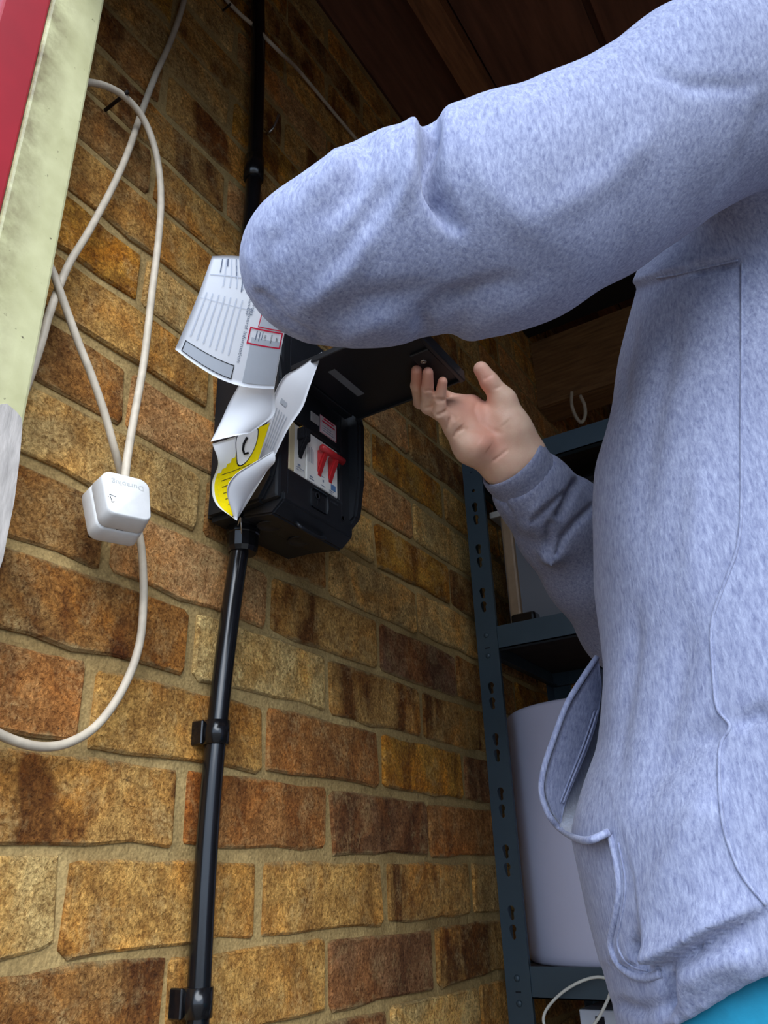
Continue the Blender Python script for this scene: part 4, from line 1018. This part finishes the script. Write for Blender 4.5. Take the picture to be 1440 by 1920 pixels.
hr = np.maximum(ell(X, HC+[0.016, 0, 0.016], (.104, .084, .100)), -(ell(X, HC+[-.085, 0, -.045], (.062, .075, .085))))
hr = np.maximum(hr, -0.055-(X[2]-HC[2])); hr = hr+0.002*np.sin(X[1]*160+X[2]*60)
v, q = surface_nets(hr.astype(np.float64), org, 0.006); quadmesh('hair', lap(v, q, 2), q, mat('brown_hair', lin(74, 54, 40), 0.6, var=0.3, scale=200, bump=0.5, bscale=300, stretch=(1, 4, 1)), man)
X, org = grid((0.27, 0.08, -0.30), (0.71, 0.54, -0.02), 0.006)
te = column(X, [(-0.30, 0.504, 0.30, 0.163, 0.184), (-0.1, 0.502, 0.30, 0.158, 0.180), (0.0, 0.495, 0.30, 0.150, 0.174)], 2.3)
te = np.maximum(np.maximum(te, X[2]+0.03), -(X[2]+0.26)); te = te+0.003*np.sin(X[0]*60+X[1]*40)
v, q = surface_nets(te.astype(np.float64), org, 0.006); quadmesh('tshirt', lap(v, q, 2), q, mat('teal_jersey', lin(8, 126, 156), 0.8, var=0.25, scale=24, bump=0.2, bscale=300), man)
X, org = grid((0.24, 0.06, FLOOR+0.03), (0.74, 0.56, -0.16), 0.009)
HP = -0.20
tr = column(X, [(-0.40, 0.495, 0.30, 0.135, 0.172), (-0.16, 0.495, 0.30, 0.150, 0.168)], 2.4); tr = np.maximum(np.maximum(tr, X[2]-(-0.19)), -0.34-X[2])
for s in (-1, 1):
    tr = smin(tr, chain(X, [[0.495, 0.30+s*.085, -0.30], [0.485, 0.30+s*.095, -0.52], [0.51, 0.30+s*.10, FLOOR+0.075]], [.088, .070, .058], .02), .03)
tr = np.maximum(tr, FLOOR+0.045-X[2])
v, q = surface_nets(tr.astype(np.float64), org, 0.009); quadmesh('trousers', lap(v, q, 2), q, mat('dark_blue_jersey', lin(44, 52, 70), 0.9, var=0.15, bump=0.2), man)
for s in (-1, 1):
    X, org = grid((0.30, 0.30+s*.10-.08, FLOOR-0.01), (0.62, 0.30+s*.10+.08, FLOOR+0.13), 0.005)
    yy = 0.30+s*.10
    so_ = smin(cap(X, [0.56, yy, FLOOR+.045], [0.38, yy+s*.006, FLOOR+.035], .046, .040), cap(X, [0.535, yy, FLOOR+.04], [0.52, yy, FLOOR+.10], .045, .05), .02)
    so_ = np.maximum(so_, FLOOR+.001-X[2])
    v, q = surface_nets(so_.astype(np.float64), org, 0.005); quadmesh('shoe', lap(v, q, 2), q, mat('dark_shoe', lin(50, 50, 54), 0.6), man)
# kangaroo pocket: its free edge stands away from the belly and shows the fleece inside
def sheet3(name, a, b, m, parent, n=40, k=16, sag=None, th=0.0022):
    a, b = resample(a, n), resample(b, n); G = np.zeros((n, k, 3))
    for j in range(k):
        w_ = j/(k-1); G[:, j] = a*(1-w_)+b*w_
        if sag is not None: G[:, j] += sag*4*w_*(1-w_)
    nn = np.cross(G[1:, :-1]-G[:-1, :-1], G[:-1, 1:]-G[:-1, :-1]); nrm = np.zeros_like(G); nrm[:-1, :-1] = nn; nrm[-1] = nrm[-2]; nrm[:, -1] = nrm[:, -2]
    nrm /= np.maximum(np.linalg.norm(nrm, axis=2), 1e-9)[..., None]
    V_ = G.reshape(-1, 3); N_ = len(V_); W = np.vstack([V_, V_+nrm.reshape(-1, 3)*th])
    F = [(i*k+j, i*k+j+1, (i+1)*k+j+1, (i+1)*k+j) for i in range(n-1) for j in range(k-1)]; F2 = F+[tuple(N_+i for i in f[::-1]) for f in F]
    ed = [i*k for i in range(n)]+[(n-1)*k+j for j in range(1, k)]+[i*k+k-1 for i in range(n-2, -1, -1)]+[j for j in range(k-2, 0, -1)]
    for q in range(len(ed)): e0, e1 = ed[q], ed[(q+1) % len(ed)]; F2.append((e0, N_+e0, N_+e1, e1))
    return mesh(name, W, F2, m, parent, True)
bv = BVHTree.FromPolygons([tuple(v) for v in V], [tuple(int(i) for i in q) for q in Q])
def surf_t(x, y, off):
    d = ray(x, y); h = bv.ray_cast(Vector(CAM), Vector(d/np.linalg.norm(d)))
    return (h[3]/np.linalg.norm(d) if h[0] is not None else 0.62)-off
E1 = [(1119, 1232, .705), (1092, 1272, .692), (1062, 1322, .682), (1038, 1385, .672), (1020, 1440, .664), (1015, 1486, .658), (1030, 1530, .652), (1058, 1560, .644), (1098, 1576, surf_t(1112, 1576, .016)), (1142, 1560, surf_t(1142, 1560, .004))]
p1 = [at(*q) for q in E1]
p2 = []
for i, p in enumerate(p1):
    w_ = math.sin(math.pi*i/(len(p1)-1)); p2.append(np.array([0.352-0.022*w_, 0.35, p[2]-0.004]))
pk_ = sheet3('pocket_panel', p1, p2, M_lining, hood, sag=np.array([-0.012, 0, 0]))
tube('pocket_hem', crm(p1, 6), 0.0026, M_hood, pk_, 8)
# facing strip folded inside the edge with two rows of stitching
st1 = [at(1121, 1330, .703), at(1102, 1390, .695), at(1078, 1450, .685), at(1056, 1505, .672), at(1046, 1545, .660)]
sheet3('pocket_facing', [at(1119, 1236, .706), at(1064, 1324, .684), at(1040, 1386, .674), at(1022, 1442, .666), at(1018, 1486, .660), at(1032, 1528, .654)],
       [at(1124, 1290, .712), at(1116, 1350, .704), at(1098, 1405, .696), at(1074, 1462, .684), at(1056, 1508, .672), at(1047, 1548, .658)], M_hood, pk_, 30, 10)
for off in (0, 6): tube('stitch_row', crm([at(1121-off, 1332, .698), at(1101-off, 1392, .690), at(1077-off, 1452, .680), at(1056-off, 1506, .667)], 6), 0.0009, M_hood, pk_, 6)

def drape(name, poly, r, m, parent, n=6):
    pts = []
    for x, y, _ in crm([(a, b_, 0) for a, b_ in poly], n):
        d = ray(x, y); h = bv.ray_cast(Vector(CAM), Vector(d/np.linalg.norm(d)))
        if h[0] is not None: pts.append(np.array(h[0])+np.array(h[1])*r*0.3)
    for _ in range(2):
        pts = [pts[0]]+[(pts[i-1]+2*pts[i]+pts[i+1])/4 for i in range(1, len(pts)-1)]+[pts[-1]]
    return tube(name, pts, r, m, parent, 8)
drape('side_seam', [(1391, 494), (1391, 640), (1390, 800), (1388, 1000), (1360, 1090), (1334, 1170), (1338, 1270), (1345, 1330), (1370, 1362), (1350, 1400), (1350, 1500), (1362, 1570), (1390, 1640), (1436, 1697)], 0.0011, M_hood, hood)
drape('pocket_edge', [(1146, 1566), (1158, 1625), (1162, 1670), (1155, 1720), (1146, 1765), (1156, 1800), (1182, 1826), (1212, 1834), (1240, 1826)], 0.0024, M_hood, hood)
drape('pocket_edge_stitch', [(1160, 1580), (1170, 1630), (1173, 1670), (1166, 1720), (1158, 1765), (1168, 1795), (1190, 1814), (1215, 1820)], 0.0008, M_hood, hood)
drape('sleeve_seam', [(1232, 521), (1275, 514), (1310, 505), (1384, 489)], 0.0010, M_hood, hood)
